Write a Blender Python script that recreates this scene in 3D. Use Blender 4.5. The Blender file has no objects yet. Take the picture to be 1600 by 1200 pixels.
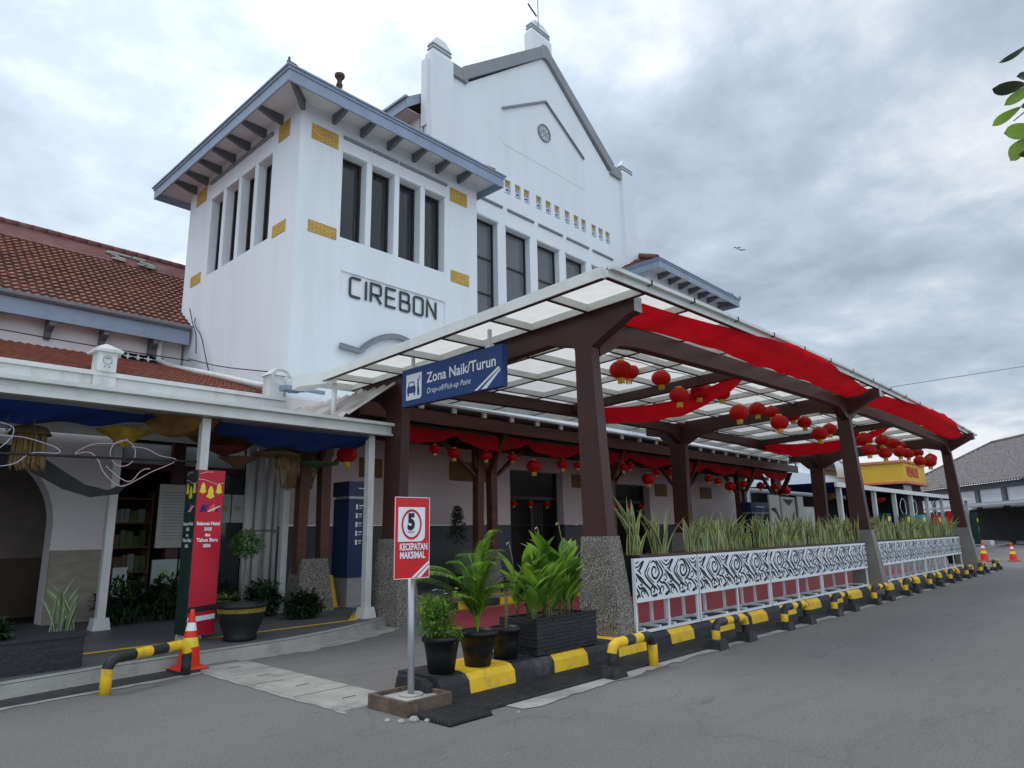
import bpy, math, random
from mathutils import Vector, Matrix
random.seed(7)
S = bpy.context.scene
COL = S.collection
R = math.radians

# ------------------------------------------------------------------ camera, sky, sun, exposure
YAW, PIT, ROL = R(42.95), R(12.38), R(-1.02)
cam = bpy.data.objects.new('camera', bpy.data.cameras.new('camera')); COL.objects.link(cam); S.camera = cam
cam.data.sensor_width = 36; cam.data.lens = 1068/1600*36; cam.data.clip_end = 3000; cam.data.clip_start = .05
_F = Vector((math.cos(YAW)*math.cos(PIT), math.sin(YAW)*math.cos(PIT), math.sin(PIT)))
_R0 = Vector((math.sin(YAW), -math.cos(YAW), 0)); _U0 = _R0.cross(_F)
_R = _R0*math.cos(ROL)+_U0*math.sin(ROL); _U = -_R0*math.sin(ROL)+_U0*math.cos(ROL)
cam.matrix_world = Matrix(((_R.x,_U.x,-_F.x,0),(_R.y,_U.y,-_F.y,0),(_R.z,_U.z,-_F.z,1.6),(0,0,0,1)))
S.render.resolution_x = 1024; S.render.resolution_y = 768
S.view_settings.view_transform = 'Standard'; S.view_settings.look = 'None'
S.view_settings.gamma = 1; S.view_settings.exposure = 0.36
SUN_EL, SUN_AZ = R(58), R(118)          # azimuth as a maths angle in the XY plane (behind the station, to the left)
W = bpy.data.worlds.new('World'); S.world = W; W.use_nodes = True
nt = W.node_tree; nt.nodes.clear(); N = nt.nodes.new; LK = nt.links.new
out = N('ShaderNodeOutputWorld'); bg = N('ShaderNodeBackground'); LK(bg.outputs[0], out.inputs[0])
sky = N('ShaderNodeTexSky'); sky.sky_type = 'NISHITA'; sky.sun_disc = False
sky.sun_elevation = SUN_EL; sky.sun_rotation = R(90)-SUN_AZ; sky.dust_density = 2.0
tc = N('ShaderNodeTexCoord'); sep = N('ShaderNodeSeparateXYZ'); LK(tc.outputs['Generated'], sep.inputs[0])
def vmath(op, a=None, b=None):
    n = N('ShaderNodeMath'); n.operation = op
    for i, v in ((0, a), (1, b)):
        if v is None: continue
        if isinstance(v, (int, float)): n.inputs[i].default_value = v
        else: LK(v, n.inputs[i])
    return n.outputs[0]
den = vmath('ADD', vmath('MAXIMUM', sep.outputs[2], 0.0), 0.22)
cmb = N('ShaderNodeCombineXYZ'); LK(vmath('DIVIDE', sep.outputs[0], den), cmb.inputs[0]); LK(vmath('DIVIDE', sep.outputs[1], den), cmb.inputs[1])
def wnoise(scale, detail, rough, off, dist=0.0):
    mp = N('ShaderNodeMapping'); mp.inputs['Location'].default_value = off; LK(cmb.outputs[0], mp.inputs['Vector'])
    n = N('ShaderNodeTexNoise'); n.inputs['Scale'].default_value = scale; n.inputs['Detail'].default_value = detail
    n.inputs['Roughness'].default_value = rough; n.inputs['Distortion'].default_value = dist
    LK(mp.outputs[0], n.inputs['Vector']); return n.outputs['Fac']
big = wnoise(.95, 7, .56, (3.1, 1.7, 0), .3); fine = wnoise(3.6, 8, .6, (0, 5, 2), .15)
mx = vmath('ADD', vmath('MULTIPLY', big, .72), vmath('MULTIPLY', fine, .28))
ramp = N('ShaderNodeValToRGB'); LK(mx, ramp.inputs[0]); cr = ramp.color_ramp
cr.elements[0].position = .40; cr.elements[0].color = (3.6, 4.3, 5.2, 1)
cr.elements[1].position = .60; cr.elements[1].color = (8.9, 9.2, 9.7, 1)
e = cr.elements.new(.50); e.color = (5.2, 6.05, 7.1, 1)
mixc = N('ShaderNodeMix'); mixc.data_type = 'RGBA'; mixc.inputs[0].default_value = .90
LK(sky.outputs[0], mixc.inputs[6]); LK(ramp.outputs[0], mixc.inputs[7])

nrmv = N('ShaderNodeVectorMath'); nrmv.operation = 'NORMALIZE'; LK(tc.outputs['Generated'], nrmv.inputs[0])
def dotd(v):
    n = N('ShaderNodeVectorMath'); n.operation = 'DOT_PRODUCT'; LK(nrmv.outputs[0], n.inputs[0]); n.inputs[1].default_value = Vector(v).normalized(); return vmath('MAXIMUM', n.outputs['Value'], 0.0)
# thinner cloud where the sun stands behind it, and an added unseen brightening behind the camera to lift the front walls
glow = vmath('MULTIPLY', vmath('POWER', dotd((math.cos(R(66))*.8, math.sin(R(66))*.8, .62)), 6.0), .60)
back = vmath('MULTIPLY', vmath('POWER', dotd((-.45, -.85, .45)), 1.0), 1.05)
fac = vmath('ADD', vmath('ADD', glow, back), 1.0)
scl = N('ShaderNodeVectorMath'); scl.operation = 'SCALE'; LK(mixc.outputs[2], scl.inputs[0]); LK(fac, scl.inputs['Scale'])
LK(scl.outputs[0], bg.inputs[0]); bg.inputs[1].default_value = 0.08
sl = bpy.data.lights.new('sun', 'SUN'); sl.energy = 1.0; sl.angle = R(25); sl.color = (1, .985, .96)
sun = bpy.data.objects.new('sun', sl); COL.objects.link(sun); sun.location = (0, 0, 60)
SUND = Vector((math.cos(SUN_EL)*math.cos(SUN_AZ), math.cos(SUN_EL)*math.sin(SUN_AZ), math.sin(SUN_EL)))
sun.rotation_euler = SUND.to_track_quat('Z', 'Y').to_euler()

# ------------------------------------------------------------------ materials
def mat(name, col, rough=.7, var=.12, scale=4.0, bump=0.0, bscale=30.0, metal=0.0, spec=.4, dark=None, dscale=1.2, damt=0.0, stretch=(1,1,1)):
    m = bpy.data.materials.new(name); m.use_nodes = True; t = m.node_tree; b = t.nodes['Principled BSDF']
    b.inputs['Roughness'].default_value = rough; b.inputs['Metallic'].default_value = metal
    b.inputs['Specular IOR Level'].default_value = spec
    g = t.nodes.new('ShaderNodeNewGeometry')
    mp = t.nodes.new('ShaderNodeMapping'); mp.inputs['Scale'].default_value = stretch
    t.links.new(g.outputs['Position'], mp.inputs['Vector'])
    n = t.nodes.new('ShaderNodeTexNoise'); n.inputs['Scale'].default_value = scale; n.inputs['Detail'].default_value = 6
    t.links.new(mp.outputs[0], n.inputs['Vector'])
    r = t.nodes.new('ShaderNodeValToRGB'); r.color_ramp.elements[0].position = .3; r.color_ramp.elements[1].position = .7
    r.color_ramp.elements[0].color = tuple(c*(1-var) for c in col)+(1,)
    r.color_ramp.elements[1].color = tuple(min(1, c*(1+var)) for c in col)+(1,)
    t.links.new(n.outputs['Fac'], r.inputs[0]); last = r.outputs[0]
    if damt > 0:
        n2 = t.nodes.new('ShaderNodeTexNoise'); n2.inputs['Scale'].default_value = dscale; n2.inputs['Detail'].default_value = 9; n2.inputs['Roughness'].default_value = .7
        t.links.new(mp.outputs[0], n2.inputs['Vector'])
        r2 = t.nodes.new('ShaderNodeValToRGB'); r2.color_ramp.elements[0].position = .52; r2.color_ramp.elements[1].position = .72
        r2.color_ramp.elements[0].color = (0,0,0,1); r2.color_ramp.elements[1].color = (damt,)*3+(1,)
        t.links.new(n2.outputs['Fac'], r2.inputs[0])
        mm = t.nodes.new('ShaderNodeMix'); mm.data_type = 'RGBA'
        t.links.new(r2.outputs[0], mm.inputs[0]); t.links.new(last, mm.inputs[6]); mm.inputs[7].default_value = (dark or tuple(c*.4 for c in col))+(1,)
        last = mm.outputs[2]
    t.links.new(last, b.inputs['Base Color'])
    if bump > 0:
        n3 = t.nodes.new('ShaderNodeTexNoise'); n3.inputs['Scale'].default_value = bscale; n3.inputs['Detail'].default_value = 5
        t.links.new(g.outputs['Position'], n3.inputs['Vector'])
        bp = t.nodes.new('ShaderNodeBump'); bp.inputs['Strength'].default_value = bump; bp.inputs['Distance'].default_value = .02
        t.links.new(n3.outputs['Fac'], bp.inputs['Height']); t.links.new(bp.outputs[0], b.inputs['Normal'])
    return m
def translucent(name, col, amt=.5, var=.05, rough=.6):
    m = mat(name, col, rough, var); t = m.node_tree; b = t.nodes['Principled BSDF']
    o = t.nodes['Material Output']; tr = t.nodes.new('ShaderNodeBsdfTranslucent'); src = b.inputs['Base Color'].links[0].from_socket
    t.links.new(src, tr.inputs[0]); mx = t.nodes.new('ShaderNodeMixShader'); mx.inputs[0].default_value = amt
    t.links.new(b.outputs[0], mx.inputs[1]); t.links.new(tr.outputs[0], mx.inputs[2]); t.links.new(mx.outputs[0], o.inputs[0])
    return m
M = {}
M['plaster'] = mat('white_plaster', (.765,.805,.835), .8, .03, .6, .25, 14, damt=.20, dark=(.52,.53,.53), dscale=.9, stretch=(1.6,1.6,.22))
M['plaster_low'] = mat('pink_plaster', (.66,.58,.57), .8, .03, .8, .15, 14)
M['wainscot'] = mat('grey_wainscot', (.075,.08,.092), .55, .1, 1.5)
M['wing_wall'] = mat('wing_plaster', (.72,.68,.68), .85, .05, .9, .2, 16, damt=.3, dark=(.4,.38,.36), dscale=.8)
M['blue_trim'] = mat('blue_grey_paint', (.27,.335,.43), .6, .08, 2.5, .1, 20, damt=.35, dark=(.17,.19,.22), dscale=2.2)
M['soffit'] = mat('soffit_boards', (.66,.64,.65), .8, .04, 1.5, damt=.25, dark=(.45,.38,.35))
M['grey_trim'] = mat('grey_moulding', (.22,.235,.255), .65, .08, 3)
M['bracket'] = mat('bracket_grey', (.13,.135,.15), .7, .1, 3)
M['brick'] = None
M['dark_frame'] = mat('dark_window_frame', (.03,.02,.02), .4, .1)
M['tile'] = mat('red_roof_tile', (.205,.080,.058), .75, .42, 2.6, .2, 18, damt=.8, dark=(.085,.05,.045), dscale=.9)
M['tile_new'] = mat('orange_red_tile', (.25,.085,.055), .75, .25, 2.6, .2, 18, damt=.55, dark=(.12,.06,.05), dscale=1.3)
M['tile_grey'] = mat('grey_brown_tile', (.125,.108,.115), .5, .5, 3.0, .2, 12)
M['ridge'] = mat('painted_ridge', (.17,.062,.055), .75, .2, 2, .2, 14, damt=.4, dark=(.3,.28,.27), dscale=.9)
M['canopy_white'] = mat('canopy_white_paint', (.68,.70,.67), .5, .05, 2.2, damt=.4, dark=(.35,.36,.30), dscale=2.4)
M['panel'] = translucent('polycarbonate_sheet', (.82,.79,.74), .68, .05, .5)
M['steel'] = mat('brown_steel', (.062,.027,.022), .45, .12, 2, spec=.35)
M['wood'] = mat('brown_timber', (.09,.034,.019), .5, .25, 3, .1, 25, stretch=(.25,3,3))
M['asphalt'] = None
M['concrete'] = mat('worn_concrete', (.34,.33,.30), .9, .18, 2.2, .5, 40, damt=.7, dark=(.15,.14,.13), dscale=1.6)
M['deck'] = mat('grey_walkway', (.11,.112,.118), .55, .15, 1.1, .1, 30, damt=.3, dark=(.06,.06,.065))
M['tiles_floor'] = mat('light_floor', (.30,.29,.29), .45, .1, 1.4)
M['red_floor'] = mat('red_painted_paving', (.36,.055,.07), .6, .12, 1.2, damt=.4, dark=(.22,.05,.06))
M['yellow'] = mat('yellow_paint', (.80,.50,.02), .5, .1, 5, .15, 30, damt=.75, dark=(.36,.23,.06), dscale=6)
M['black'] = mat('black_paint', (.022,.023,.026), .55, .3, 4, .25, 30, damt=.7, dark=(.11,.105,.10), dscale=4.5)
M['black_stone'] = mat('black_stacked_stone', (.022,.023,.027), .6, .3, 6, .6, 22, stretch=(.4,.4,5))
M['grate'] = mat('cast_iron', (.035,.035,.037), .6, .3, 8, .2, 40)
M['void'] = mat('dark_gap', (.006,.006,.007), .9, .1)
M['white_metal'] = mat('white_powdercoat', (.74,.77,.80), .45, .03, 3, damt=.1, dark=(.5,.5,.48), dscale=5)
M['white_post'] = mat('white_post_paint', (.62,.63,.61), .6, .06, 4, .1, 20, damt=.5, dark=(.33,.32,.28), dscale=3, stretch=(1,1,.4))
M['red_cloth'] = translucent('red_cloth', (.66,.008,.018), .55, .1, .8)
M['red_lantern'] = translucent('red_lantern_silk', (.74,.014,.012), .45, .06, .5)
M['gold'] = mat('gold_fringe', (.80,.52,.05), .5, .15, 20)
M['green_leaf'] = translucent('green_leaf', (.10,.22,.03), .4, .3, .45)
M['bright_leaf'] = translucent('bright_green_leaf', (.24,.40,.045), .45, .3, .45)
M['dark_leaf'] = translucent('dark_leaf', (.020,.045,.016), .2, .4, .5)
M['snake_green'] = translucent('snake_leaf_centre', (.12,.18,.075), .2, .5, .45)
M['snake_edge'] = translucent('snake_leaf_margin', (.50,.47,.16), .2, .25, .5)
M['stem'] = mat('plant_stem', (.20,.19,.08), .7, .3, 12)
M['bark'] = mat('bark', (.12,.10,.075), .9, .3, 8, .6, 40)
M['soil'] = mat('soil', (.035,.027,.02), .95, .4, 12, .6, 40)
M['pot_black'] = mat('black_plastic', (.008,.008,.009), .5, .2, 3)
M['sign_red'] = mat('sign_red', (.60,.012,.02), .35, .02)
M['sign_white'] = mat('sign_white', (.80,.83,.86), .35, .02)
M['sign_blue'] = mat('sign_blue', (.018,.055,.19), .4, .06, 2)
M['navy'] = mat('totem_navy', (.010,.030,.105), .35, .1, 2)
M['ink'] = mat('black_ink', (.012,.012,.014), .5, .05)
M['letter'] = mat('charcoal_letter', (.035,.045,.055), .5, .05)
M['galv'] = mat('galvanised_steel', (.42,.44,.47), .4, .08, 6, metal=.4)
M['blue_cloth'] = translucent('blue_cloth', (.008,.03,.16), .25, .15, .75)
M['ochre_cloth'] = translucent('ochre_cloth', (.22,.12,.03), .25, .3, .8)
M['orange_red'] = mat('cone_red', (.72,.030,.012), .45, .04)
M['refl_yellow'] = mat('reflective_yellow', (.80,.66,.05), .4, .04)
M['rust'] = mat('rusty_sheet', (.33,.31,.30), .6, .3, 2.4, .2, 20, damt=.7, dark=(.17,.09,.06), dscale=2.0)
M['straw'] = mat('straw', (.26,.17,.08), .85, .35, 9, .4, 60)
M['wire'] = mat('wire', (.03,.03,.032), .6, .1)
M['pink_wire'] = mat('led_tube', (.60,.42,.46), .5, .1)
M['glass'] = None; M['curtain'] = None
M['kiosk_yellow'] = mat('kiosk_yellow', (.68,.42,.04), .5, .08, 1)
M['orange_trim'] = mat('orange_trim', (.60,.18,.10), .5, .08, 1)
M['dark_green'] = mat('dark_green_paint', (.015,.05,.04), .5, .1)
M['teal'] = mat('teal_paint', (.08,.40,.38), .5, .1)
M['skin'] = mat('skin', (.35,.20,.13), .6, .1)
M['shirt'] = mat('white_shirt', (.7,.72,.76), .8, .05)
M['trousers'] = mat('dark_green_trousers', (.02,.05,.045), .8, .1)
M['grey_board'] = mat('grey_white_board', (.40,.43,.41), .6, .08, 1)
M['base_concrete'] = mat('plain_post_concrete', (.22,.21,.19), .85, .12, 3, .3, 60)
M['bird'] = mat('bird_feathers', (.03,.03,.035), .8, .1)
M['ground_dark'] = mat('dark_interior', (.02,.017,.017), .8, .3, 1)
M['terracotta'] = mat('terracotta', (.20,.10,.06), .8, .2, 5)
def nodes_of(m): t = m.node_tree; return t, t.nodes['Principled BSDF']
def special():
    # painted yellow brick: courses and joints
    m = mat('yellow_brick', (.62,.40,.10), .7, .1); t, b = nodes_of(m)
    g = t.nodes.new('ShaderNodeNewGeometry'); s = t.nodes.new('ShaderNodeSeparateXYZ'); t.links.new(g.outputs['Position'], s.inputs[0])
    a = t.nodes.new('ShaderNodeMath'); a.operation = 'ADD'; t.links.new(s.outputs[0], a.inputs[0]); t.links.new(s.outputs[1], a.inputs[1])
    c = t.nodes.new('ShaderNodeCombineXYZ'); t.links.new(a.outputs[0], c.inputs[0]); t.links.new(s.outputs[2], c.inputs[1])
    br = t.nodes.new('ShaderNodeTexBrick'); br.inputs['Scale'].default_value = 1; br.inputs['Brick Width'].default_value = .23; br.inputs['Row Height'].default_value = .062; br.inputs['Mortar Size'].default_value = .007
    br.inputs['Color1'].default_value = (.66,.43,.11,1); br.inputs['Color2'].default_value = (.52,.32,.07,1); br.inputs['Mortar'].default_value = (.22,.14,.04,1)
    t.links.new(c.outputs[0], br.inputs['Vector']); t.links.new(br.outputs['Color'], b.inputs['Base Color'])
    M['brick'] = m
    # asphalt
    m = mat('asphalt', (.182,.174,.165), .85, .12, .35, 0, 30, damt=.6, dark=(.120,.115,.109), dscale=.22); t, b = nodes_of(m)
    g = t.nodes.new('ShaderNodeNewGeometry')
    src = b.inputs['Base Color'].links[0].from_socket
    n = t.nodes.new('ShaderNodeTexNoise'); n.inputs['Scale'].default_value = 42; n.inputs['Detail'].default_value = 6; n.inputs['Roughness'].default_value = .8; t.links.new(g.outputs['Position'], n.inputs['Vector'])
    r = t.nodes.new('ShaderNodeValToRGB'); r.color_ramp.elements[0].position = .33; r.color_ramp.elements[0].color = (.64,.64,.64,1); r.color_ramp.elements[1].position = .70; r.color_ramp.elements[1].color = (1.34,1.34,1.34,1)
    t.links.new(n.outputs['Fac'], r.inputs[0])
    mm = t.nodes.new('ShaderNodeMix'); mm.data_type = 'RGBA'; mm.blend_type = 'MULTIPLY'; mm.inputs[0].default_value = 1; t.links.new(src, mm.inputs[6]); t.links.new(r.outputs[0], mm.inputs[7])
    # light scuffs and streaks running along the driveway
    mp = t.nodes.new('ShaderNodeMapping'); mp.inputs['Scale'].default_value = (.35, 2.2, 1); t.links.new(g.outputs['Position'], mp.inputs[0])
    n4 = t.nodes.new('ShaderNodeTexNoise'); n4.inputs['Scale'].default_value = 1.1; n4.inputs['Detail'].default_value = 10; n4.inputs['Roughness'].default_value = .75; t.links.new(mp.outputs[0], n4.inputs['Vector'])
    r4 = t.nodes.new('ShaderNodeValToRGB'); r4.color_ramp.elements[0].position = .56; r4.color_ramp.elements[0].color = (0,0,0,1); r4.color_ramp.elements[1].position = .8; r4.color_ramp.elements[1].color = (.55,.55,.55,1); t.links.new(n4.outputs['Fac'], r4.inputs[0])
    m2 = t.nodes.new('ShaderNodeMix'); m2.data_type = 'RGBA'; t.links.new(r4.outputs[0], m2.inputs[0]); t.links.new(mm.outputs[2], m2.inputs[6]); m2.inputs[7].default_value = (.20,.197,.19,1)
    # wheel-polished darker bands with soft edges
    n5 = t.nodes.new('ShaderNodeTexVoronoi'); n5.feature = 'DISTANCE_TO_EDGE'; n5.inputs['Scale'].default_value = .23; mp5 = t.nodes.new('ShaderNodeMapping'); mp5.inputs['Scale'].default_value = (.7, 1.3, 1)
    nd = t.nodes.new('ShaderNodeTexNoise'); nd.inputs['Scale'].default_value = .9; nd.inputs['Detail'].default_value = 6; t.links.new(g.outputs['Position'], nd.inputs['Vector'])
    va = t.nodes.new('ShaderNodeVectorMath'); va.operation = 'MULTIPLY_ADD'; t.links.new(nd.outputs['Color'], va.inputs[0]); va.inputs[1].default_value = (1.6,1.6,0); t.links.new(g.outputs['Position'], va.inputs[2])
    t.links.new(va.outputs[0], mp5.inputs[0]); t.links.new(mp5.outputs[0], n5.inputs['Vector'])
    r5 = t.nodes.new('ShaderNodeValToRGB'); r5.color_ramp.elements[0].position = .0; r5.color_ramp.elements[0].color = (.3,.3,.3,1); r5.color_ramp.elements[1].position = .006; r5.color_ramp.elements[1].color = (0,0,0,1); t.links.new(n5.outputs['Distance'], r5.inputs[0])
    m3 = t.nodes.new('ShaderNodeMix'); m3.data_type = 'RGBA'; t.links.new(r5.outputs[0], m3.inputs[0]); t.links.new(m2.outputs[2], m3.inputs[6]); m3.inputs[7].default_value = (.085,.083,.082,1)
    t.links.new(m3.outputs[2], b.inputs['Base Color'])
    col = m3.outputs[2]
    for sc, lo, hi, amt, cc, stx in ((3.2,.60,.70,.55,(.075,.074,.073,1),(.5,1.6,1)), (7.5,.63,.70,.6,(.24,.235,.225,1),(.6,1.3,1)), (.9,.55,.75,.5,(.105,.102,.1,1),(.3,1.8,1)), (26,.66,.72,.6,(.30,.29,.28,1),(1,1,1)), (19,.66,.73,.7,(.06,.06,.06,1),(1,1,1))):
        mpx = t.nodes.new('ShaderNodeMapping'); mpx.inputs['Scale'].default_value = stx; mpx.inputs['Location'].default_value = (sc,sc*2,0); t.links.new(g.outputs['Position'], mpx.inputs[0])
        nx = t.nodes.new('ShaderNodeTexNoise'); nx.inputs['Scale'].default_value = sc; nx.inputs['Detail'].default_value = 7; nx.inputs['Roughness'].default_value = .65; t.links.new(mpx.outputs[0], nx.inputs['Vector'])
        rx_ = t.nodes.new('ShaderNodeValToRGB'); rx_.color_ramp.elements[0].position = lo; rx_.color_ramp.elements[0].color = (0,0,0,1); rx_.color_ramp.elements[1].position = hi; rx_.color_ramp.elements[1].color = (amt,amt,amt,1); t.links.new(nx.outputs['Fac'], rx_.inputs[0])
        mx_ = t.nodes.new('ShaderNodeMix'); mx_.data_type = 'RGBA'; t.links.new(rx_.outputs[0], mx_.inputs[0]); t.links.new(col, mx_.inputs[6]); mx_.inputs[7].default_value = cc; col = mx_.outputs[2]
    t.links.new(col, b.inputs['Base Color'])
    bp = t.nodes.new('ShaderNodeBump'); bp.inputs['Strength'].default_value = .7; bp.inputs['Distance'].default_value = .015; t.links.new(n.outputs['Fac'], bp.inputs['Height']); t.links.new(bp.outputs[0], b.inputs['Normal'])
    M['asphalt'] = m
    # washed pebble concrete
    m = mat('pebble_wash', (.3,.28,.25), .8, .1); t, b = nodes_of(m)
    g = t.nodes.new('ShaderNodeNewGeometry'); v = t.nodes.new('ShaderNodeTexVoronoi'); v.inputs['Scale'].default_value = 66; t.links.new(g.outputs['Position'], v.inputs['Vector'])
    r = t.nodes.new('ShaderNodeValToRGB'); cr = r.color_ramp; s = t.nodes.new('ShaderNodeSeparateColor'); t.links.new(v.outputs['Color'], s.inputs[0]); t.links.new(s.outputs[0], r.inputs[0])
    cr.elements[0].color = (.12,.112,.095,1); cr.elements[1].color = (.48,.45,.39,1); e = cr.elements.new(.5); e.color = (.25,.23,.195,1)
    r2 = t.nodes.new('ShaderNodeValToRGB'); t.links.new(v.outputs['Distance'], r2.inputs[0]); r2.color_ramp.elements[0].position = .35; r2.color_ramp.elements[0].color = (1,1,1,1); r2.color_ramp.elements[1].position = .7; r2.color_ramp.elements[1].color = (.38,.38,.38,1)
    mm = t.nodes.new('ShaderNodeMix'); mm.data_type = 'RGBA'; mm.blend_type = 'MULTIPLY'; mm.inputs[0].default_value = 1; t.links.new(r.outputs[0], mm.inputs[6]); t.links.new(r2.outputs[0], mm.inputs[7]); t.links.new(mm.outputs[2], b.inputs['Base Color'])
    bp = t.nodes.new('ShaderNodeBump'); bp.inputs['Strength'].default_value = .8; bp.inputs['Distance'].default_value = .01; bp.invert = True; t.links.new(v.outputs['Distance'], bp.inputs['Height']); t.links.new(bp.outputs[0], b.inputs['Normal'])
    M['pebble'] = m
    # dark glazing: pane with reflections
    m = mat('dark_glazing', (.025,.032,.036), .08, .3, 1.2, spec=.6); M['glass'] = m
    m = mat('curtain_behind_glass', (.075,.09,.09), .5, .7, 3.0, stretch=(5,5,.15)); M['curtain'] = m
special()

# ------------------------------------------------------------------ mesh helpers
def world_of(o):
    v = Vector((0,0,0)); rot = 0
    while o: v += o.location; o = o.parent
    return v
class MB:
    def __init__(s): s.v = []; s.f = []; s.m = []; s.sm = []
    def poly(s, pts, m=0, sm=False):
        k = len(s.v); s.v += [tuple(p) for p in pts]; s.f.append(tuple(range(k, k+len(pts)))); s.m.append(m); s.sm.append(sm)
    def box(s, x0, x1, y0, y1, z0, z1, m=0):
        x0, x1 = sorted((x0,x1)); y0, y1 = sorted((y0,y1)); z0, z1 = sorted((z0,z1))
        k = len(s.v)
        s.v += [(x0,y0,z0),(x1,y0,z0),(x1,y1,z0),(x0,y1,z0),(x0,y0,z1),(x1,y0,z1),(x1,y1,z1),(x0,y1,z1)]
        for f in ((0,3,2,1),(4,5,6,7),(0,1,5,4),(1,2,6,5),(2,3,7,6),(3,0,4,7)): s.f.append(tuple(k+i for i in f)); s.m.append(m); s.sm.append(False)
        return s
    def hexa(s, b, t, m=0):      # bottom 4 pts, top 4 pts (ccw from above)
        k = len(s.v); s.v += [tuple(p) for p in b]+[tuple(p) for p in t]
        for f in ((0,3,2,1),(4,5,6,7),(0,1,5,4),(1,2,6,5),(2,3,7,6),(3,0,4,7)): s.f.append(tuple(k+i for i in f)); s.m.append(m); s.sm.append(False)
        return s
    def prism(s, pts, f0, f1, m=0, caps=True):   # pts 2d, f0/f1 map (u,v)->3d
        A = [f0(*p) for p in pts]; B = [f1(*p) for p in pts]; k = len(s.v); n = len(pts); s.v += [tuple(p) for p in A+B]
        if caps: s.f.append(tuple(range(k, k+n))[::-1]); s.f.append(tuple(range(k+n, k+2*n))); s.m += [m, m]; s.sm += [False, False]
        for i in range(n): j = (i+1) % n; s.f.append((k+i, k+j, k+n+j, k+n+i)); s.m.append(m); s.sm.append(False)
        return s
    def tube(s, pts, r, n=8, m=0, caps=True, sm=True, mats=None):
        P = [Vector(p) for p in pts]; rs = r if isinstance(r, (list, tuple)) else [r]*len(P); k0 = len(s.v); ref = None
        for i, p in enumerate(P):
            d = (P[min(i+1, len(P)-1)]-P[max(i-1, 0)]).normalized()
            if ref is None: ref = d.orthogonal().normalized()
            ref = (ref-d*ref.dot(d)); ref = ref.normalized() if ref.length > 1e-6 else d.orthogonal().normalized()
            b = d.cross(ref)
            for a in range(n):
                an = 2*math.pi*a/n; s.v.append(tuple(p+(ref*math.cos(an)+b*math.sin(an))*rs[i]))
        for i in range(len(P)-1):
            for a in range(n):
                a2 = (a+1) % n; s.f.append((k0+i*n+a, k0+i*n+a2, k0+(i+1)*n+a2, k0+(i+1)*n+a)); s.m.append(mats[i] if mats else m); s.sm.append(sm)
        if caps:
            s.f.append(tuple(k0+a for a in range(n))[::-1]); s.f.append(tuple(k0+(len(P)-1)*n+a for a in range(n)))
            s.m += [mats[0] if mats else m, mats[-1] if mats else m]; s.sm += [False, False]
        return s
    def lathe(s, prof, c, n=16, m=0, sm=True, mats=None):
        k = len(s.v)
        for r, z in prof:
            for a in range(n): an = 2*math.pi*a/n; s.v.append((c[0]+r*math.cos(an), c[1]+r*math.sin(an), c[2]+z))
        for i in range(len(prof)-1):
            for a in range(n):
                a2 = (a+1) % n; s.f.append((k+i*n+a, k+i*n+a2, k+(i+1)*n+a2, k+(i+1)*n+a)); s.m.append(mats[i] if mats else m); s.sm.append(sm)
        return s
    def grid(s, fn, nu, nv, m=0, sm=True):
        k = len(s.v)
        for j in range(nv+1):
            for i in range(nu+1): s.v.append(tuple(fn(i/nu, j/nv)))
        for j in range(nv):
            for i in range(nu): a = k+j*(nu+1)+i; s.f.append((a, a+1, a+nu+2, a+nu+1)); s.m.append(m); s.sm.append(sm)
        return s
    def build(s, name, mats, parent=None, label=None, cat=None, group=None, kind=None, origin=None):
        mats = mats if isinstance(mats, (list, tuple)) else [mats]
        if parent is not None: org = world_of(parent)
        elif origin is not None: org = Vector(origin)
        else:
            xs = [v[0] for v in s.v]; ys = [v[1] for v in s.v]; zs = [v[2] for v in s.v]
            org = Vector(((min(xs)+max(xs))/2, (min(ys)+max(ys))/2, min(zs)))
        pt = world_of(parent) if parent is not None else Vector((0,0,0))
        me = bpy.data.meshes.new(name); me.from_pydata([(v[0]-org.x, v[1]-org.y, v[2]-org.z) for v in s.v], [], s.f)
        for m in mats: me.materials.append(m)
        me.polygons.foreach_set('material_index', s.m); me.polygons.foreach_set('use_smooth', s.sm); me.update()
        o = bpy.data.objects.new(name, me); COL.objects.link(o)
        if parent is not None: o.parent = parent; o.location = (0,0,0)
        else: o.location = org
        return tag(o, label, cat, group, kind)
def tag(o, label=None, cat=None, group=None, kind=None):
    if label: o['label'] = label
    if cat: o['category'] = cat
    if group: o['group'] = group
    if kind: o['kind'] = kind
    return o
def thing(name, loc, label, cat, group=None):
    o = bpy.data.objects.new(name, None); COL.objects.link(o); o.location = loc; o.empty_display_size = .2
    return tag(o, label, cat, group)
KIDS = {}
def kids(o): return [c for c in COL.objects if c.parent == o]
def copy_tree(o, loc=None, rz=None, sc=None, label=None, parent=None):
    c = o.copy(); COL.objects.link(c)
    if parent is not None: c.parent = parent
    if loc is not None: c.location = loc
    if rz is not None: c.rotation_euler = (c.rotation_euler[0], c.rotation_euler[1], rz)
    if sc is not None: c.scale = (sc,)*3 if isinstance(sc, (int, float)) else sc
    if label: c['label'] = label
    for ch in list(o.children): copy_tree(ch, parent=c)
    return c
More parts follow.
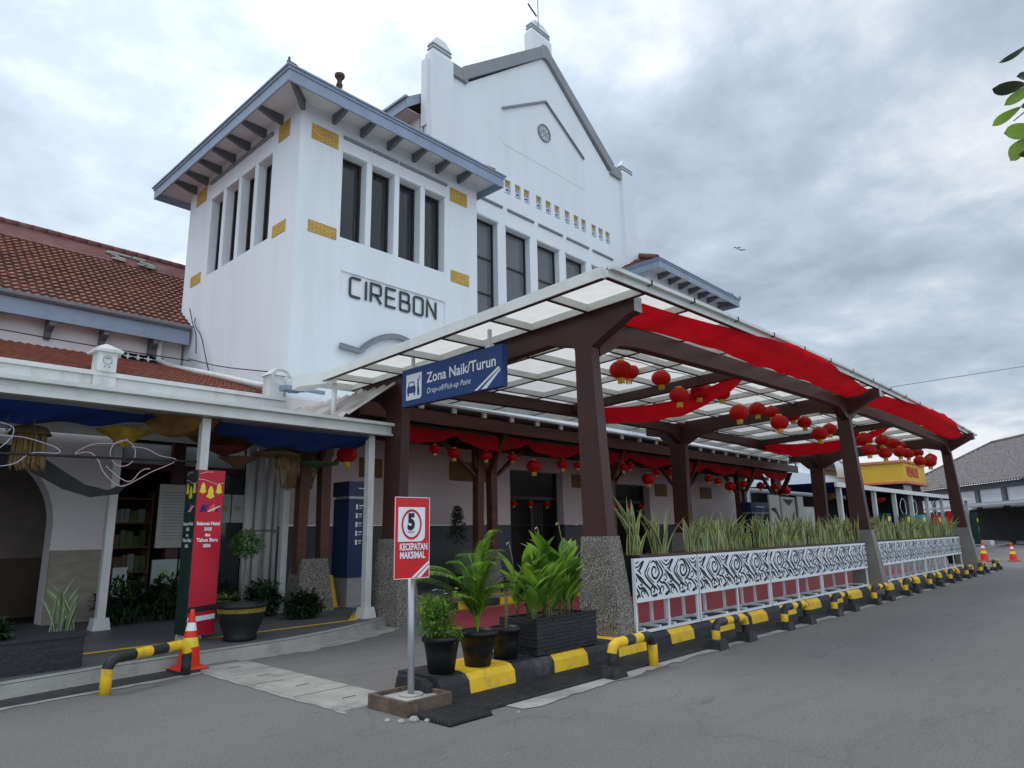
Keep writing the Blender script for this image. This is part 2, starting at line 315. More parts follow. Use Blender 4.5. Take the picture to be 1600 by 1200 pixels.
def text_mesh(mb, body, size, fmap, m=0, depth=.004, sx=1.0, shear=0.0, align='LEFT', bold=0.0):
    cu = bpy.data.curves.new('t', 'FONT'); cu.body = body; cu.size = size; cu.extrude = 0; cu.align_x = align; cu.shear = shear; cu.offset = bold; cu.resolution_u = 3
    o = bpy.data.objects.new('t', cu); me = bpy.data.meshes.new_from_object(o)
    k = len(mb.v)
    for v in me.vertices: mb.v.append(tuple(fmap(v.co.x*sx, v.co.y, depth)))
    for p in me.polygons: mb.f.append(tuple(k+i for i in p.vertices)); mb.m.append(m); mb.sm.append(False)
    bpy.data.objects.remove(o); bpy.data.meshes.remove(me); bpy.data.curves.remove(cu)
def cr_smooth(pts, n=5):
    P = [Vector(p) for p in pts]; out = []
    for i in range(len(P)-1):
        p0 = P[max(i-1,0)]; p1 = P[i]; p2 = P[i+1]; p3 = P[min(i+2, len(P)-1)]
        for k in range(n):
            t = k/n; out.append(.5*((2*p1)+(p2-p0)*t+(2*p0-5*p1+4*p2-p3)*t*t+(3*p1-p0-3*p2+p3)*t**3))
    out.append(P[-1]); return out
def ribbon2(mb, pts, w, fmap, m=0, d=.003, taper=True, clip=None, n=5):
    P = cr_smooth([(p[0], p[1], 0) for p in pts], n); L = []
    for i, p in enumerate(P):
        t = (P[min(i+1,len(P)-1)]-P[max(i-1,0)]); t = t.normalized() if t.length > 1e-9 else Vector((1,0,0))
        nn = Vector((-t.y, t.x, 0)); f = i/(len(P)-1); ww = w*(.35+.65*math.sin(math.pi*min(1, f*1.0+.0))**.5 if taper else 1)/2
        a, b = p+nn*ww, p-nn*ww
        if clip:
            a.x = min(max(a.x, clip[0]), clip[1]); b.x = min(max(b.x, clip[0]), clip[1]); a.y = min(max(a.y, clip[2]), clip[3]); b.y = min(max(b.y, clip[2]), clip[3])
        L.append((a, b))
    for i in range(len(L)-1):
        a, b = L[i]; c, e = L[i+1]
        if clip and (abs(a.x-c.x)+abs(b.x-e.x) < 1e-6) and (a.x in clip[:2]): continue
        mb.poly([fmap(q.x, q.y, d) for q in (b, e, c, a)], m)
# wall with rectangular openings. P(u,z,d): d = depth into wall
def wall(mb, P, u0, u1, z0, z1, ops, depth, m=0, mr=0):
    us = sorted({u0, u1} | {o[0] for o in ops} | {o[1] for o in ops}); zs = sorted({z0, z1} | {o[2] for o in ops} | {o[3] for o in ops})
    for i in range(len(us)-1):
        for j in range(len(zs)-1):
            uc, zc = (us[i]+us[i+1])/2, (zs[j]+zs[j+1])/2
            if any(o[0] < uc < o[1] and o[2] < zc < o[3] for o in ops): continue
            mb.poly([P(us[i],zs[j],0), P(us[i+1],zs[j],0), P(us[i+1],zs[j+1],0), P(us[i],zs[j+1],0)], m)
    for a, b, c, d in ops:
        for q in (((a,c),(a,d)), ((b,d),(b,c)), ((a,d),(b,d)), ((b,c),(a,c))):
            mb.poly([P(*q[0],0), P(*q[1],0), P(*q[1],depth), P(*q[0],depth)], mr)
def tile_roof(mb, O, U, V, nu, nv, clip=None, m=0, amp=.03, step=.035, seg=4):
    O, U, V = Vector(O), Vector(U), Vector(V); Nn = U.cross(V).normalized()
    prev = None
    for j in range(nv):
        rows = []
        for t, h in ((0, step), (1, 0)):
            row = []
            for i in range(nu*seg+1):
                x = i/seg; w = amp*math.sin(2*math.pi*x)+random.uniform(-.002,.002)
                row.append(O+U*(x)+V*(j+t)+Nn*(h+w))
            rows.append(row)
        for i in range(nu*seg):
            c = (i+.5)/seg
            if clip and not clip(c, j+.5): continue
            mb.poly([rows[0][i], rows[0][i+1], rows[1][i+1], rows[1][i]], m)
            if prev: mb.poly([prev[i], prev[i+1], rows[0][i+1], rows[0][i]], m)
            else: mb.poly([rows[0][i]-Nn*.06, rows[0][i+1]-Nn*.06, rows[0][i+1], rows[0][i]], m)
        prev = rows[1]

# ------------------------------------------------------------------ ground and paving
g = MB(); g.poly([(-400,-400,0),(700,-400,0),(700,500,0),(-400,500,0)]); g.build('ground', M['asphalt'], kind='structure', origin=(0,0,0))
KT = [(-6,8.9),(1.92,9.18),(2.9,9.36),(4.2,9.50),(5.46,9.62),(6.34,9.86),(7.37,10.30),(8.1,10.72),(8.55,11.2),(8.6,11.62)]
d = MB()
for (a,b),(c,e) in zip(KT, KT[1:]):
    d.poly([(a,b,.15),(c,e,.15),(c,16.2,.15),(a,16.2,.15)])
d.build('walkway', M['deck'], kind='structure')
k = MB()
for (a,b),(c,e) in zip(KT, KT[1:]):
    k.poly([(a,b-.03,0),(c,e-.03,0),(c,e,.135),(a,b,.135)]); k.poly([(a,b,.135),(c,e,.135),(c,e+.02,.154),(a,b+.02,.154)]); k.poly([(a,b+.02,.154),(c,e+.02,.154),(c,e+.16,.154),(a,b+.16,.154)])
k.build('kerb', M['concrete'], kind='structure')
y_ = MB(); y_.poly([(-6,10.35,.156),(7.4,10.75,.156),(8.3,11.9,.156),(8.2,12.02,.156),(7.3,10.87,.156),(-6,10.47,.156)]); y_.poly([(8.3,13.0,.156),(9.8,13.4,.156),(9.8,13.5,.156),(8.3,13.1,.156)])
y_.build('painted_line', M['yellow'], kind='structure')
# worn concrete apron along the kerb and the crossing slab
def rough_strip(name, pts_a, pts_b, z, m, jit=.05, sub=10):
    s = MB(); A = []; B = []
    for i in range(len(pts_a)-1):
        for q in range(sub):
            t = q/sub
            A.append((pts_a[i][0]*(1-t)+pts_a[i+1][0]*t+random.uniform(-jit,jit), pts_a[i][1]*(1-t)+pts_a[i+1][1]*t+random.uniform(-jit,jit), z))
            B.append((pts_b[i][0]*(1-t)+pts_b[i+1][0]*t, pts_b[i][1]*(1-t)+pts_b[i+1][1]*t, z))
    A.append((*pts_a[-1], z)); B.append((*pts_b[-1], z))
    for i in range(len(A)-1): s.poly([A[i], A[i+1], B[i+1], B[i]])
    return s.build(name, m, kind='structure')
rough_strip('concrete_apron', [(4.6,9.35),(5.6,9.3),(6.6,9.55),(7.6,10.0),(8.7,10.7),(9.1,11.5)], [(4.6,9.6),(5.46,9.62),(6.34,9.86),(7.37,10.3),(8.1,10.72),(8.6,11.5)], .004, M['concrete'])
cs = MB()
ys = [5.85, 6.75, 7.65, 8.5, 9.2]
for a, b in zip(ys, ys[1:]):
    o1 = random.uniform(-.02,.02)
    cs.hexa([(3.93+o1,a+.012,0),(4.62+o1,a+.012,0),(4.62+o1,b-.012,0),(3.93+o1,b-.012,0)], [(3.94+o1,a+.02,.022),(4.61+o1,a+.02,.022),(4.61+o1,b-.02,.022),(3.94+o1,b-.02,.022)])
    cs.box(4.2+o1, 4.36+o1, (a+b)/2-.01, (a+b)/2+.012, .0225, .0235, 1)
cs.build('crossing_slab', [M['concrete'], M['void']], kind='structure')
rough_strip('mortar_edge', [(3.90,5.8),(3.89,7),(3.88,8.9)], [(3.93,5.85),(3.93,7.05),(3.93,8.95)], .006, M['concrete'], .018, 14)
dr = MB(); dr.poly([(-6,8.35,.004),(1.92,8.72,.004),(3.9,8.98,.004),(3.9,9.48,.004),(1.92,9.16,.004),(-6,8.88,.004)]); dr.build('drain_strip', M['grate'], kind='structure')
rough_strip('drain_edge', [(-6,8.2),(1.82,8.6),(3.9,8.85)], [(-6,8.36),(1.92,8.72),(3.9,8.98)], .006, M['concrete'], .035, 16)
# island kerb, painted black and yellow
kj = {}
def kx(e, v):
    j = kj.setdefault(round(e,3), (random.uniform(-.015,.015), random.uniform(-.03,.03))); return e+j[0]+j[1]*v/.22
kb = MB(); xs = [4.74, 5.14]; c = 5.14; col = 1; edges = [(4.74,5.14,0)]
while c < 31.2:
    n = c+.66; edges.append((c, n, col)); c = n; col = 1-col
for a, b, cc in edges:
    yk = 6.12 if a < 8 else 5.62
    kb.prism([(5.42,0),(5.44,.15),(5.50,.21),(5.58,.225),(yk,.225),(yk,0)], lambda u,v,a=a: (kx(a,v)+.002,u,v), lambda u,v,b=b: (kx(b,v)-.002,u,v), cc)
kb.box(8.44, 31.1, 5.622, 6.12, 0, .2245, 0)
kb.prism([(5.5,0),(5.52,.16),(5.62,.21),(5.98,.21),(6.04,0)], lambda u,v: (4.62,u,v), lambda u,v: (4.72,u,v), 0)
kb.build('kerb', [M['black'], M['yellow']], kind='structure')
gr = MB(); gr.poly([(4.75,4.86,.004),(31,4.86,.004),(31,5.42,.004),(4.75,5.42,.004)], 1)
for i in range(11):
    y = 4.88+i*.05; gr.box(4.76, 31, y, y+.026, .004, .03)
for i in range(26): gr.box(5.0+i, 5.03+i, 4.87, 5.40, .005, .024)
gr.build('drain_grating', [M['grate'], M['void']], kind='structure')
g2 = MB(); g2.box(4.22,4.74,4.72,5.24,.0,.012,1)
for i in range(11): g2.hexa([(4.22,4.735+i*.046,.012),(4.74,4.735+i*.046,.012),(4.74,4.757+i*.046,.012),(4.22,4.757+i*.046,.012)],[(4.22,4.735+i*.046,.034),(4.74,4.735+i*.046,.034),(4.74,4.757+i*.046,.034),(4.22,4.757+i*.046,.034)])
g2.box(4.47,4.49,4.725,5.235,.0125,.03)
g2.build('drain_cover', [M['grate'], M['void']], label='loose ribbed iron drain cover beside the planted sign box', cat='drain cover')
for i, (x, y, r_) in enumerate(((4.05,5.17,.035),(4.15,5.12,.05),(4.0,5.3,.03),(4.22,5.02,.03),(5.25,4.66,.03),(4.95,4.60,.022))):
    q = MB(); q.lathe([(0,-.01),(r_*.9,.0),(r_,r_*.35),(r_*.6,r_*.8),(0,r_*.9)], (x,y,0), 7, sm=False); q.build('pebble', M['concrete'], label=['small pale stone at the left of the sign box','larger pale stone in front of the sign box','tiny stone behind the pale stones by the sign box','small stone between the sign box and the drain cover','stone on the mortar edge right of the drain cover','tiny chip of stone in front of the grating'][i], cat='stone')
rough_strip('mortar_edge', [(5.05,4.62),(9,4.74),(14,4.72),(20,4.73),(31,4.7)], [(5.05,4.86),(9,4.87),(14,4.87),(20,4.87),(31,4.87)], .007, M['concrete'], .05, 30)
# red drop-off paving with yellow border, rear platform
rp = MB(); rp.poly([(8.7,6.13,.005),(30.5,6.13,.005),(30.5,11.45,.005),(9.6,11.45,.005),(8.5,9.9,.005)]); rp.build('red_paving', M['red_floor'], kind='structure')
yl = MB(); yl.poly([(8.62,6.13,.009),(8.7,6.13,.009),(8.56,9.9,.009),(9.62,11.4,.009),(9.5,11.45,.009),(8.42,9.93,.009)]); yl.poly([(9.6,11.38,.009),(30.5,11.38,.009),(30.5,11.47,.009),(9.6,11.47,.009)])
yl.build('painted_line', M['yellow'], kind='structure')
pf = MB(); pf.box(8.62, 34, 11.75, 16.2, .0, .15); pf.build('platform', M['tiles_floor'], kind='structure')
pk = MB(); x = 8.62; cc = 0
while x < 31: pk.box(x, x+.66, 11.6, 11.747, 0, .158, cc); x += .66; cc = 1-cc
pk.build('kerb', [M['black'], M['yellow']], kind='structure')
py_ = MB(); py_.box(8.8, 33, 12.35, 12.65, .15, .156); py_.build('tactile_paving', M['yellow'], kind='structure')

# ------------------------------------------------------------------ towers
def ring_beam(mb, x0, x1, y0, y1, t, z0, z1, m=0):
    mb.box(x0, x1, y0, y0+t, z0, z1, m); mb.box(x0, x1, y1-t, y1, z0, z1, m); mb.box(x0, x0+t, y0+t+.001, y1-t-.001, z0, z1, m); mb.box(x1-t, x1, y0+t+.001, y1-t-.001, z0, z1, m)
def window_unit(parent, P, u0, u1, z0, z1, dep, bars, name='window'):
    w = MB(); t = .07
    def bx(a,b,c,d_,d0,d1,m=0):
        w.hexa([P(a,c,d0),P(b,c,d0),P(b,c,d1),P(a,c,d1)], [P(a,d_,d0),P(b,d_,d0),P(b,d_,d1),P(a,d_,d1)], m)
    bx(u0,u0+t,z0,z1,dep-.06,dep); bx(u1-t,u1,z0,z1,dep-.06,dep); bx(u0+t,u1-t,z1-t,z1,dep-.06,dep); bx(u0+t,u1-t,z0,z0+t,dep-.06,dep)
    for b in bars: bx(u0+t,u1-t,b-.03,b+.03,dep-.055,dep)
    fo = w.build(name, M['dark_frame'], parent)
    p = MB(); p.poly([P(u0+.02,z0+.02,dep-.02),P(u1-.02,z0+.02,dep-.02),P(u1-.02,z1-.02,dep-.02),P(u0+.02,z1-.02,dep-.02)], 0)
    # folded curtain seen behind the glass
    n = 14
    p.grid(lambda a,b_: P(u0+.1+(u1-u0-.2)*(.35+.65*a), z0+.05+(z1-z0-.1)*b_, dep+.05+.03*math.sin(a*n*2.2)), 40, 1, 1)
    p.build('pane', [M['glass_clear'], M['curtain']], fo)
    return fo
def glass_clear():
    m = bpy.data.materials.new('window_glass'); m.use_nodes = True; t = m.node_tree; b = t.nodes['Principled BSDF']
    b.inputs['Base Color'].default_value = (.03,.035,.038,1); b.inputs['Roughness'].default_value = .06; b.inputs['Alpha'].default_value = .66; b.inputs['Specular IOR Level'].default_value = .7
    n = t.nodes.new('ShaderNodeTexNoise'); n.inputs['Scale'].default_value = 1.3; g = t.nodes.new('ShaderNodeNewGeometry'); t.links.new(g.outputs['Position'], n.inputs['Vector'])
    bp = t.nodes.new('ShaderNodeBump'); bp.inputs['Strength'].default_value = .15; t.links.new(n.outputs['Fac'], bp.inputs['Height']); t.links.new(bp.outputs[0], b.inputs['Normal'])
    return m
M['glass_clear'] = glass_clear()
def molded_bar(mb, P, u0, u1, z, h=.09, m=0):
    mb.prism([(0,0),(-.05,.01),(-.07,.035),(-.07,h-.02),(-.04,h),(0,h)], lambda d_,v: P(u0,z+v,d_), lambda d_,v: P(u1,z+v,d_), m)
def tower(near, label):
    # near tower walls X 8.1..14.55; far tower is the mirror image about X = 19.83
    mx = (lambda x: x) if near else (lambda x: 39.66-x)
    t = thing('corner_tower', (mx(11.3), 18.5, 0), label, 'tower', 'square towers either side of the gable')
    PF = lambda u, z, d_: (mx(u), 15+d_, z)
    PS = lambda u, z, d_: (mx(8.1+d_), u, z)
    ops_f = [(a, a+.80, 9.5, 12.02) for a in (9.41, 10.39, 11.365, 12.34)]
    ops_s = [(a, a+.80, 9.5, 12.02) for a in (16.45, 17.46, 18.47, 19.49)]
    w = MB(); wall(w, PF, 8.1, 14.55, 9.2, 13.02, ops_f, .34); wall(w, PS, 15, 22, 9.2, 13.02, ops_s, .30)
    w.poly([(mx(8.1),22,5),(mx(14.55),22,5),(mx(14.55),22,13.02),(mx(8.1),22,13.02)]); w.poly([(mx(14.55),15,4),(mx(14.55),22,4),(mx(14.55),22,13.02),(mx(14.55),15,13.02)])
    # lower shaft, slightly proud with a sloped shoulder
    wo = 0.0
    PFl = lambda u, z, d_: (mx(u), 15-wo+d_, z); PSl = lambda u, z, d_: (mx(8.1-wo+d_), u, z)
    wall(w, PFl, 8.1-wo, 14.55, 4.0, 9.12, [(9.49,13.19,7.82,8.57)], .05)
    wall(w, PSl, 15-wo, 22, 0.0, 9.12, [], .05)
    w.poly([PFl(9.49,7.82,.05),PFl(13.19,7.82,.05),PFl(13.19,8.57,.05),PFl(9.49,8.57,.05)])
    a1, a2 = (8.1-wo,15-wo), (8.1,15)
    w.poly([(mx(8.1-wo),15-wo,9.12),(mx(14.55),15-wo,9.12),(mx(14.55),15,9.2),(mx(8.1),15,9.2)]); w.poly([(mx(8.1-wo),15-wo,9.12),(mx(8.1-wo),22,9.12),(mx(8.1),22,9.2),(mx(8.1),15,9.2)])
    # raised plain corners leave the window field a touch back: shallow lintel moulding over every window
    for a, b, c, d_ in ops_f: w.prism([(0,0),(-.035,0),(-.05,.05),(0,.07)], lambda q,v,a=a: PF(a-.03,12.03+v,q), lambda q,v,b=b: PF(b+.03,12.03+v,q))
    for a, b, c, d_ in ops_s: w.prism([(0,0),(-.035,0),(-.05,.05),(0,.07)], lambda q,v,a=a: PS(a-.03,12.03+v,q), lambda q,v,b=b: PS(b+.03,12.03+v,q))
    w.build('wall', M['plaster'], t)
    for o in ops_f: window_unit(t, PF, *o, .34, [])
    for o in ops_s: window_unit(t, PS, *o, .30, [])
    for a in (9.41, 10.37, 11.35, 12.31):
        b = MB(); molded_bar(b, PF, a, a+.90, 12.42, .10); b.build('moulding', M['grey_trim'], t)
    for a in (16.6, 17.63, 18.62, 19.64):
        b = MB(); molded_bar(b, PS, a-.15, a+.80, 12.60, .10); b.build('moulding', M['grey_trim'], t)
    for P, rr in ((PF, ((8.43,9.25,12.02,12.47),(8.45,9.30,9.36,9.69),(13.36,14.1,12.0,12.47),(13.4,14.18,9.3,9.68))), (PS, ((15.55,16.15,12.2,12.72),(15.5,16.2,9.42,9.75),(20.75,21.5,12.2,12.7),(20.7,21.45,9.42,9.76)))):
        for a, b_, c, d_ in rr:
            b = MB(); b.hexa([P(a,c,.02),P(b_,c,.02),P(b_,c,-.012),P(a,c,-.012)], [P(a,d_,.02),P(b_,d_,.02),P(b_,d_,-.012),P(a,d_,-.012)]); b.build('brick_patch', M['brick'], t)
    # eaves: soffit, fascia, gutter lip, brackets
    E0, E1, F0, F1 = 7.22, 15.0, 14.12, 23.0
    X0, X1 = sorted((mx(E0), mx(E1)))
    s = MB(); s.box(X0+.06, X1-.06, F0+.06, F1-.06, 12.99, 13.015); s.build('soffit', M['soffit'], t)
    f = MB(); ring_beam(f, X0+.03, X1-.03, F0+.03, F1-.03, .05, 12.74, 13.04); ring_beam(f, X0, X1, F0, F1, .07, 13.045, 13.12); ring_beam(f, X0-.04, X1+.04, F0-.04, F1+.04, .08, 13.125, 13.17); f.build('fascia', M['blue_trim'], t)
    b = MB()
    def brk_f(x): b.prism([(15.0,12.72),(15.0,12.98),(14.2,12.98),(14.2,12.90),(14.75,12.74)], lambda u,v: (mx(x-.05),u,v), lambda u,v: (mx(x+.05),u,v))
    def brk_s(y): b.prism([(8.1,12.72),(8.1,12.98),(7.32,12.98),(7.32,12.90),(7.85,12.74)], lambda u,v: (mx(u),y-.05,v), lambda u,v: (mx(u),y+.05,v))
    for x in (9.08, 9.99, 10.93, 11.86, 12.79, 13.71): 
        b = MB(); brk_f(x); b.build('eave_bracket', M['bracket'], t)
    for y in (16.0, 16.95, 17.9, 18.85, 19.8, 20.75, 21.6):
        b = MB(); brk_s(y); b.build('eave_bracket', M['bracket'], t)
    b = MB(); b.hexa([(mx(8.06),14.96,12.66),(mx(8.16),14.9,12.66),(mx(7.38),14.22,12.88),(mx(7.32),14.28,12.88)], [(mx(8.06),14.96,12.985),(mx(8.16),14.9,12.985),(mx(7.38),14.22,12.985),(mx(7.32),14.28,12.985)]); b.build('eave_bracket', M['bracket'], t)
    # hipped tile roof
    r = MB(); pk_ = (mx(11.1), 18.55, 15.75); cs_ = [(X0,F0),(X1,F0),(X1,F1),(X0,F1)]
    for i in range(4):
        (xa,ya),(xb,yb) = cs_[i], cs_[(i+1)%4]; A = Vector((xa,ya,13.16)); B = Vector((xb,yb,13.16)); mid = (A+B)/2; U = (B-A).normalized()*.24; nu = int((B-A).length/.24)+1
        foot = A+(B-A).normalized()*((Vector(pk_)-A).dot((B-A).normalized())); V = Vector(pk_)-foot; L = V.length; nv = int(L/.33); V = V/nv; au = (foot-A).length/.24
        tile_roof(r, A, U, V, nu, nv, lambda c_, j, au=au, nu=nu, nv=nv: (c_ > au*j/nv+.8) and (c_ < nu-(nu-au)*j/nv-2.6), seg=2)
        r.tube([A.lerp(Vector(pk_), .06)+Vector((0,0,.0)), Vector(pk_)+Vector((0,0,.05))], .13, 6, 0)
    r.build('roof', M['tile'], t)
    fi = MB(); cx = mx(7.22) if near else X0
    fi.lathe([(.05,0),(.06,.05),(.02,.08),(.04,.13),(.0,.2)], (mx(E0), F0, 13.17), 8); fi.build('finial', M['bracket'], t)
    return t
T1 = tower(True, 'near square white tower lettered CIREBON under a bracketed blue-grey eave')
T2 = tower(False, 'far square white tower right of the gable, mostly hidden by the canopy roof')
# CIREBON lettering and the wavy moulding on the near tower
def stroke(mb, pts, w, fmap, d0, d1, closed=False):
    P = [Vector((p[0],p[1],0)) for p in pts]; n = len(P)
    L = []
    for i in range(n):
        a = P[(i-1)%n] if (closed or i > 0) else None; b = P[(i+1)%n] if (closed or i < n-1) else None
        t1 = (P[i]-a).normalized() if a is not None else (b-P[i]).normalized(); t2 = (b-P[i]).normalized() if b is not None else t1
        t = (t1+t2).normalized(); nn = Vector((-t.y,t.x,0)); sc = 1/max(.5, nn.dot(Vector((-t1.y,t1.x,0)))); L.append((P[i]+nn*w/2*sc, P[i]-nn*w/2*sc))
    rng = range(n if closed else n-1)
    for i in rng:
        a, b = L[i]; c, e = L[(i+1)%n]
        A = [fmap(q.x,q.y,d0) for q in (b,e,c,a)]; B = [fmap(q.x,q.y,d1) for q in (b,e,c,a)]
        mb.hexa(A, B)
def rr(x0,y0,x1,y1,r): return [(x0+r,y0),(x1-r,y0),(x1-r*.3,y0+r*.3),(x1,y0+r),(x1,y1-r),(x1-r*.3,y1-r*.3),(x1-r,y1),(x0+r,y1),(x0+r*.3,y1-r*.3),(x0,y1-r),(x0,y0+r),(x0+r*.3,y0+r*.3)]
LET = {'C':[[(.40,1),(.10,1),(.03,.97),(0,.90),(0,.10),(.03,.03),(.10,0),(.40,0)]], 'I':[[(0,0),(0,1)]],
 'R':[[(0,0),(0,1),(.30,1),(.37,.97),(.40,.90),(.40,.52),(.37,.45),(.30,.42),(.02,.42)],[(.18,.42),(.42,0)]],
 'E':[[(.40,1),(0,1),(0,0),(.40,0)],[(0,.5),(.36,.5)]],
 'B':[[(0,0),(0,1),(.28,1),(.36,.95),(.37,.88),(.36,.6),(.30,.52),(.02,.52)],[(.28,.52),(.38,.47),(.40,.40),(.40,.1),(.37,.03),(.30,0),(0,0)]],
 'O':[rr(0,0,.40,1,.1)], 'N':[[(0,0),(0,1),(.36,.16)],[(.40,1),(.40,0)]]}
wd = {'C':.42,'I':.0,'R':.42,'E':.40,'B':.40,'O':.40,'N':.40}
ux = 9.80
for ch in 'CIREBON':
    lm = MB()
    for st in LET[ch]:
        cl = ch == 'O'
        stroke(lm, [(ux+p[0]*.83, 7.93+p[1]*.53) for p in st], .062, lambda u,v,d_: (u, 15.028+d_, v), -.002, -.028, cl)
    lm.build('letter', M['letter'], T1)
    ux += wd[ch]*.83+.165
wm = MB(); pth = []
for i in range(25):
    a = i/24; x = 10.15+a*2.4; pth.append((x, 6.36+.62*math.sin(math.pi*a)**.8))
pth = [(9.47,6.38),(9.8,6.36),(10.05,6.34)]+pth+[(12.65,6.34),(12.9,6.36),(13.2,6.38)]
L_ = []
for i,(x,z) in enumerate(pth):
    a = Vector(pth[max(i-1,0)]); b = Vector(pth[min(i+1,len(pth)-1)]); tt = (b-a).normalized(); L_.append((x,z,-tt.y,tt.x))
for (x,z,nx,nz),(x2,z2,nx2,nz2) in zip(L_, L_[1:]):
    for lo, hi, dd in ((0,.09,-.13),(.09,.15,-.08)):
        wm.hexa([(x+nx*lo,14.94+dd,z+nz*lo),(x2+nx2*lo,14.94+dd,z2+nz2*lo),(x2+nx2*lo,14.93,z2+nz2*lo),(x+nx*lo,14.93,z+nz*lo)], [(x+nx*hi,14.94+dd,z+nz*hi),(x2+nx2*hi,14.94+dd,z2+nz2*hi),(x2+nx2*hi,14.93,z2+nz2*hi),(x+nx*hi,14.93,z+nz*hi)])
wm.build('arch_moulding', M['grey_trim'], T1)
ch = MB(); ch.lathe([(.085,0),(.085,2.12),(.11,2.18),(.17,2.26),(.17,2.34),(.10,2.35),(.10,2.38),(0,2.38)], (11.05,18.0,14.55), 14, sm=False); ch.lathe([(.088,1.9),(.11,1.9),(.11,1.97),(.088,1.97)], (11.05,18.0,14.55), 14, sm=False)
ch.build('chimney_pipe', mat('rusty_pipe', (.10,.055,.04), .8, .3, 5), T1)

# ------------------------------------------------------------------ main gabled hall
H = thing('station_hall', (19.85, 20, 0), 'tall white gabled station hall with grey coping between two towers', 'building')
PH = lambda u, z, d_: (u, 16.3+d_, z)
ops_w = [(15.52+1.79*i, 16.87+1.79*i, 8.4, 12.85) for i in range(5)]
vent_x = [15.52,16.09,16.62, 17.31,17.88,18.39, 19.12,19.71,20.27, 20.94,21.55,22.08, 22.81,23.33,23.86]
ops_v = [(x, x+.33, 14.26, 14.84) for x in vent_x]
w = MB(); wall(w, PH, 13.45, 26.25, 3, 15.4, ops_w+ops_v, .3)
w.poly([PH(13.45,15.4,0),PH(26.25,15.4,0),PH(26.25,18.0,0),PH(24.3,18.0,0),PH(24.3,18.0,0),PH(19.85,21.5,0),PH(15.4,18.0,0),PH(13.45,18.0,0)])
w.box(13.46, 26.24, 16.602, 16.64, 3, 15.4)
w.prism([(13.45,15.4),(26.25,15.4),(26.25,18.0),(24.3,18.0),(19.85,21.5),(15.4,18.0),(13.45,18.0)], lambda u,v: (u,16.305,v), lambda u,v: (u,16.62,v))
w.box(13.6, 26.1, 16.9, 34, 3, 16.1)
# flared foot of the right pilaster
w.prism([(26.252,3),(26.6,3),(26.6,12.4),(26.45,13.6),(26.3,16.6),(26.252,17)], lambda u,v: (u,16.2,v), lambda u,v: (u,16.6,v))
# lintel mouldings
for a, b, c, d_ in ops_w: w.prism([(0,0),(-.04,0),(-.06,.05),(0,.09)], lambda q,v,a=a: PH(a-.05,12.86+v,q), lambda q,v,b=b: PH(b+.05,12.86+v,q))
w.build('gable_wall', M['plaster'], H)
for o in ops_w: window_unit(H, PH, *o, .30, [9.15, 10.05, 11.4])
for i in range(5):
    b = MB(); molded_bar(b, PH, 15.62+1.79*i, 17.12+1.79*i, 13.52, .11); b.build('moulding', M['grey_trim'], H)
for x in vent_x:
    v = MB(); v.box(x+.002, x+.328, 16.38, 16.5, 14.70, 14.838, 1)
    v.box(x+.002, x+.328, 16.5, 16.55, 14.262, 14.70, 2)
    for (q, zz) in ((.0,.0),(.16,.0),(.08,.14),(.0,.28),(.16,.28)):
        for k_ in range(2):
            px_, pz_ = x+.03+q, 14.28+zz
            v.box(px_, px_+.14, 16.40, 16.46, pz_+.0+.11*k_, pz_+.03+.11*k_, 0)
        v.box(x+.03+q, x+.055+q, 16.401, 16.459, 14.281+zz, 14.40+zz, 0)
    v.build('vent', [M['plaster'], M['brick'], M['void']], H)
# recessed pentagon with grey hood line
rl = MB()
pts = [(17.2,17.75),(19.85,19.35),(22.4,17.75)]
for (a,b),(c,d_) in zip(pts, pts[1:]):
    rl.hexa([(a,16.2,b),(c,16.2,d_),(c,16.3,d_),(a,16.3,b)], [(a,16.22,b+.09),(c,16.22,d_+.09),(c,16.3,d_+.11),(a,16.3,b+.11)])
rl.build('hood_moulding', M['grey_trim'], H)
rl = MB()
for a, b in ((17.2,17.22),(22.38,22.4)): rl.box(a, b, 16.288, 16.3, 16.33, 17.75)
rl.box(17.2, 22.4, 16.288, 16.3, 16.3, 16.33); rl.build('panel_edge', M['plaster'], H)
cl = MB(); cx, cz = 19.72, 17.85
for r0, r1, y0, y1, mi in ((.33,.39,16.24,16.3,1),(.0,.33,16.275,16.275,0)):
    n = 28
    for i in range(n):
        a, b = 2*math.pi*i/n, 2*math.pi*(i+1)/n; q = lambda r,t,y: (cx+r*math.cos(t), y, cz+r*math.sin(t))
        cl.poly([q(r0,a,y0),q(r1,a,y0),q(r1,b,y0),q(r0,b,y0)], mi)
        if y1 > y0: cl.poly([q(r1,a,y0),q(r1,b,y0),q(r1,b,y1),q(r1,a,y1)], mi); cl.poly([q(r0,a,y0),q(r0,b,y0),q(r0,b,y1),q(r0,a,y1)], mi)
for i in range(8):
    a = math.pi*i/4+.2; cl.tube([(cx+.06*math.cos(a),16.262,cz+.06*math.sin(a)),(cx+.18*math.cos(a+.3),16.26,cz+.18*math.sin(a+.3)),(cx+.29*math.cos(a),16.262,cz+.29*math.sin(a))], .010, 5, 1)
cl.build('round_vent', [mat('vent_grey', (.52,.55,.57), .7, .15, 6), M['grey_trim']], H)
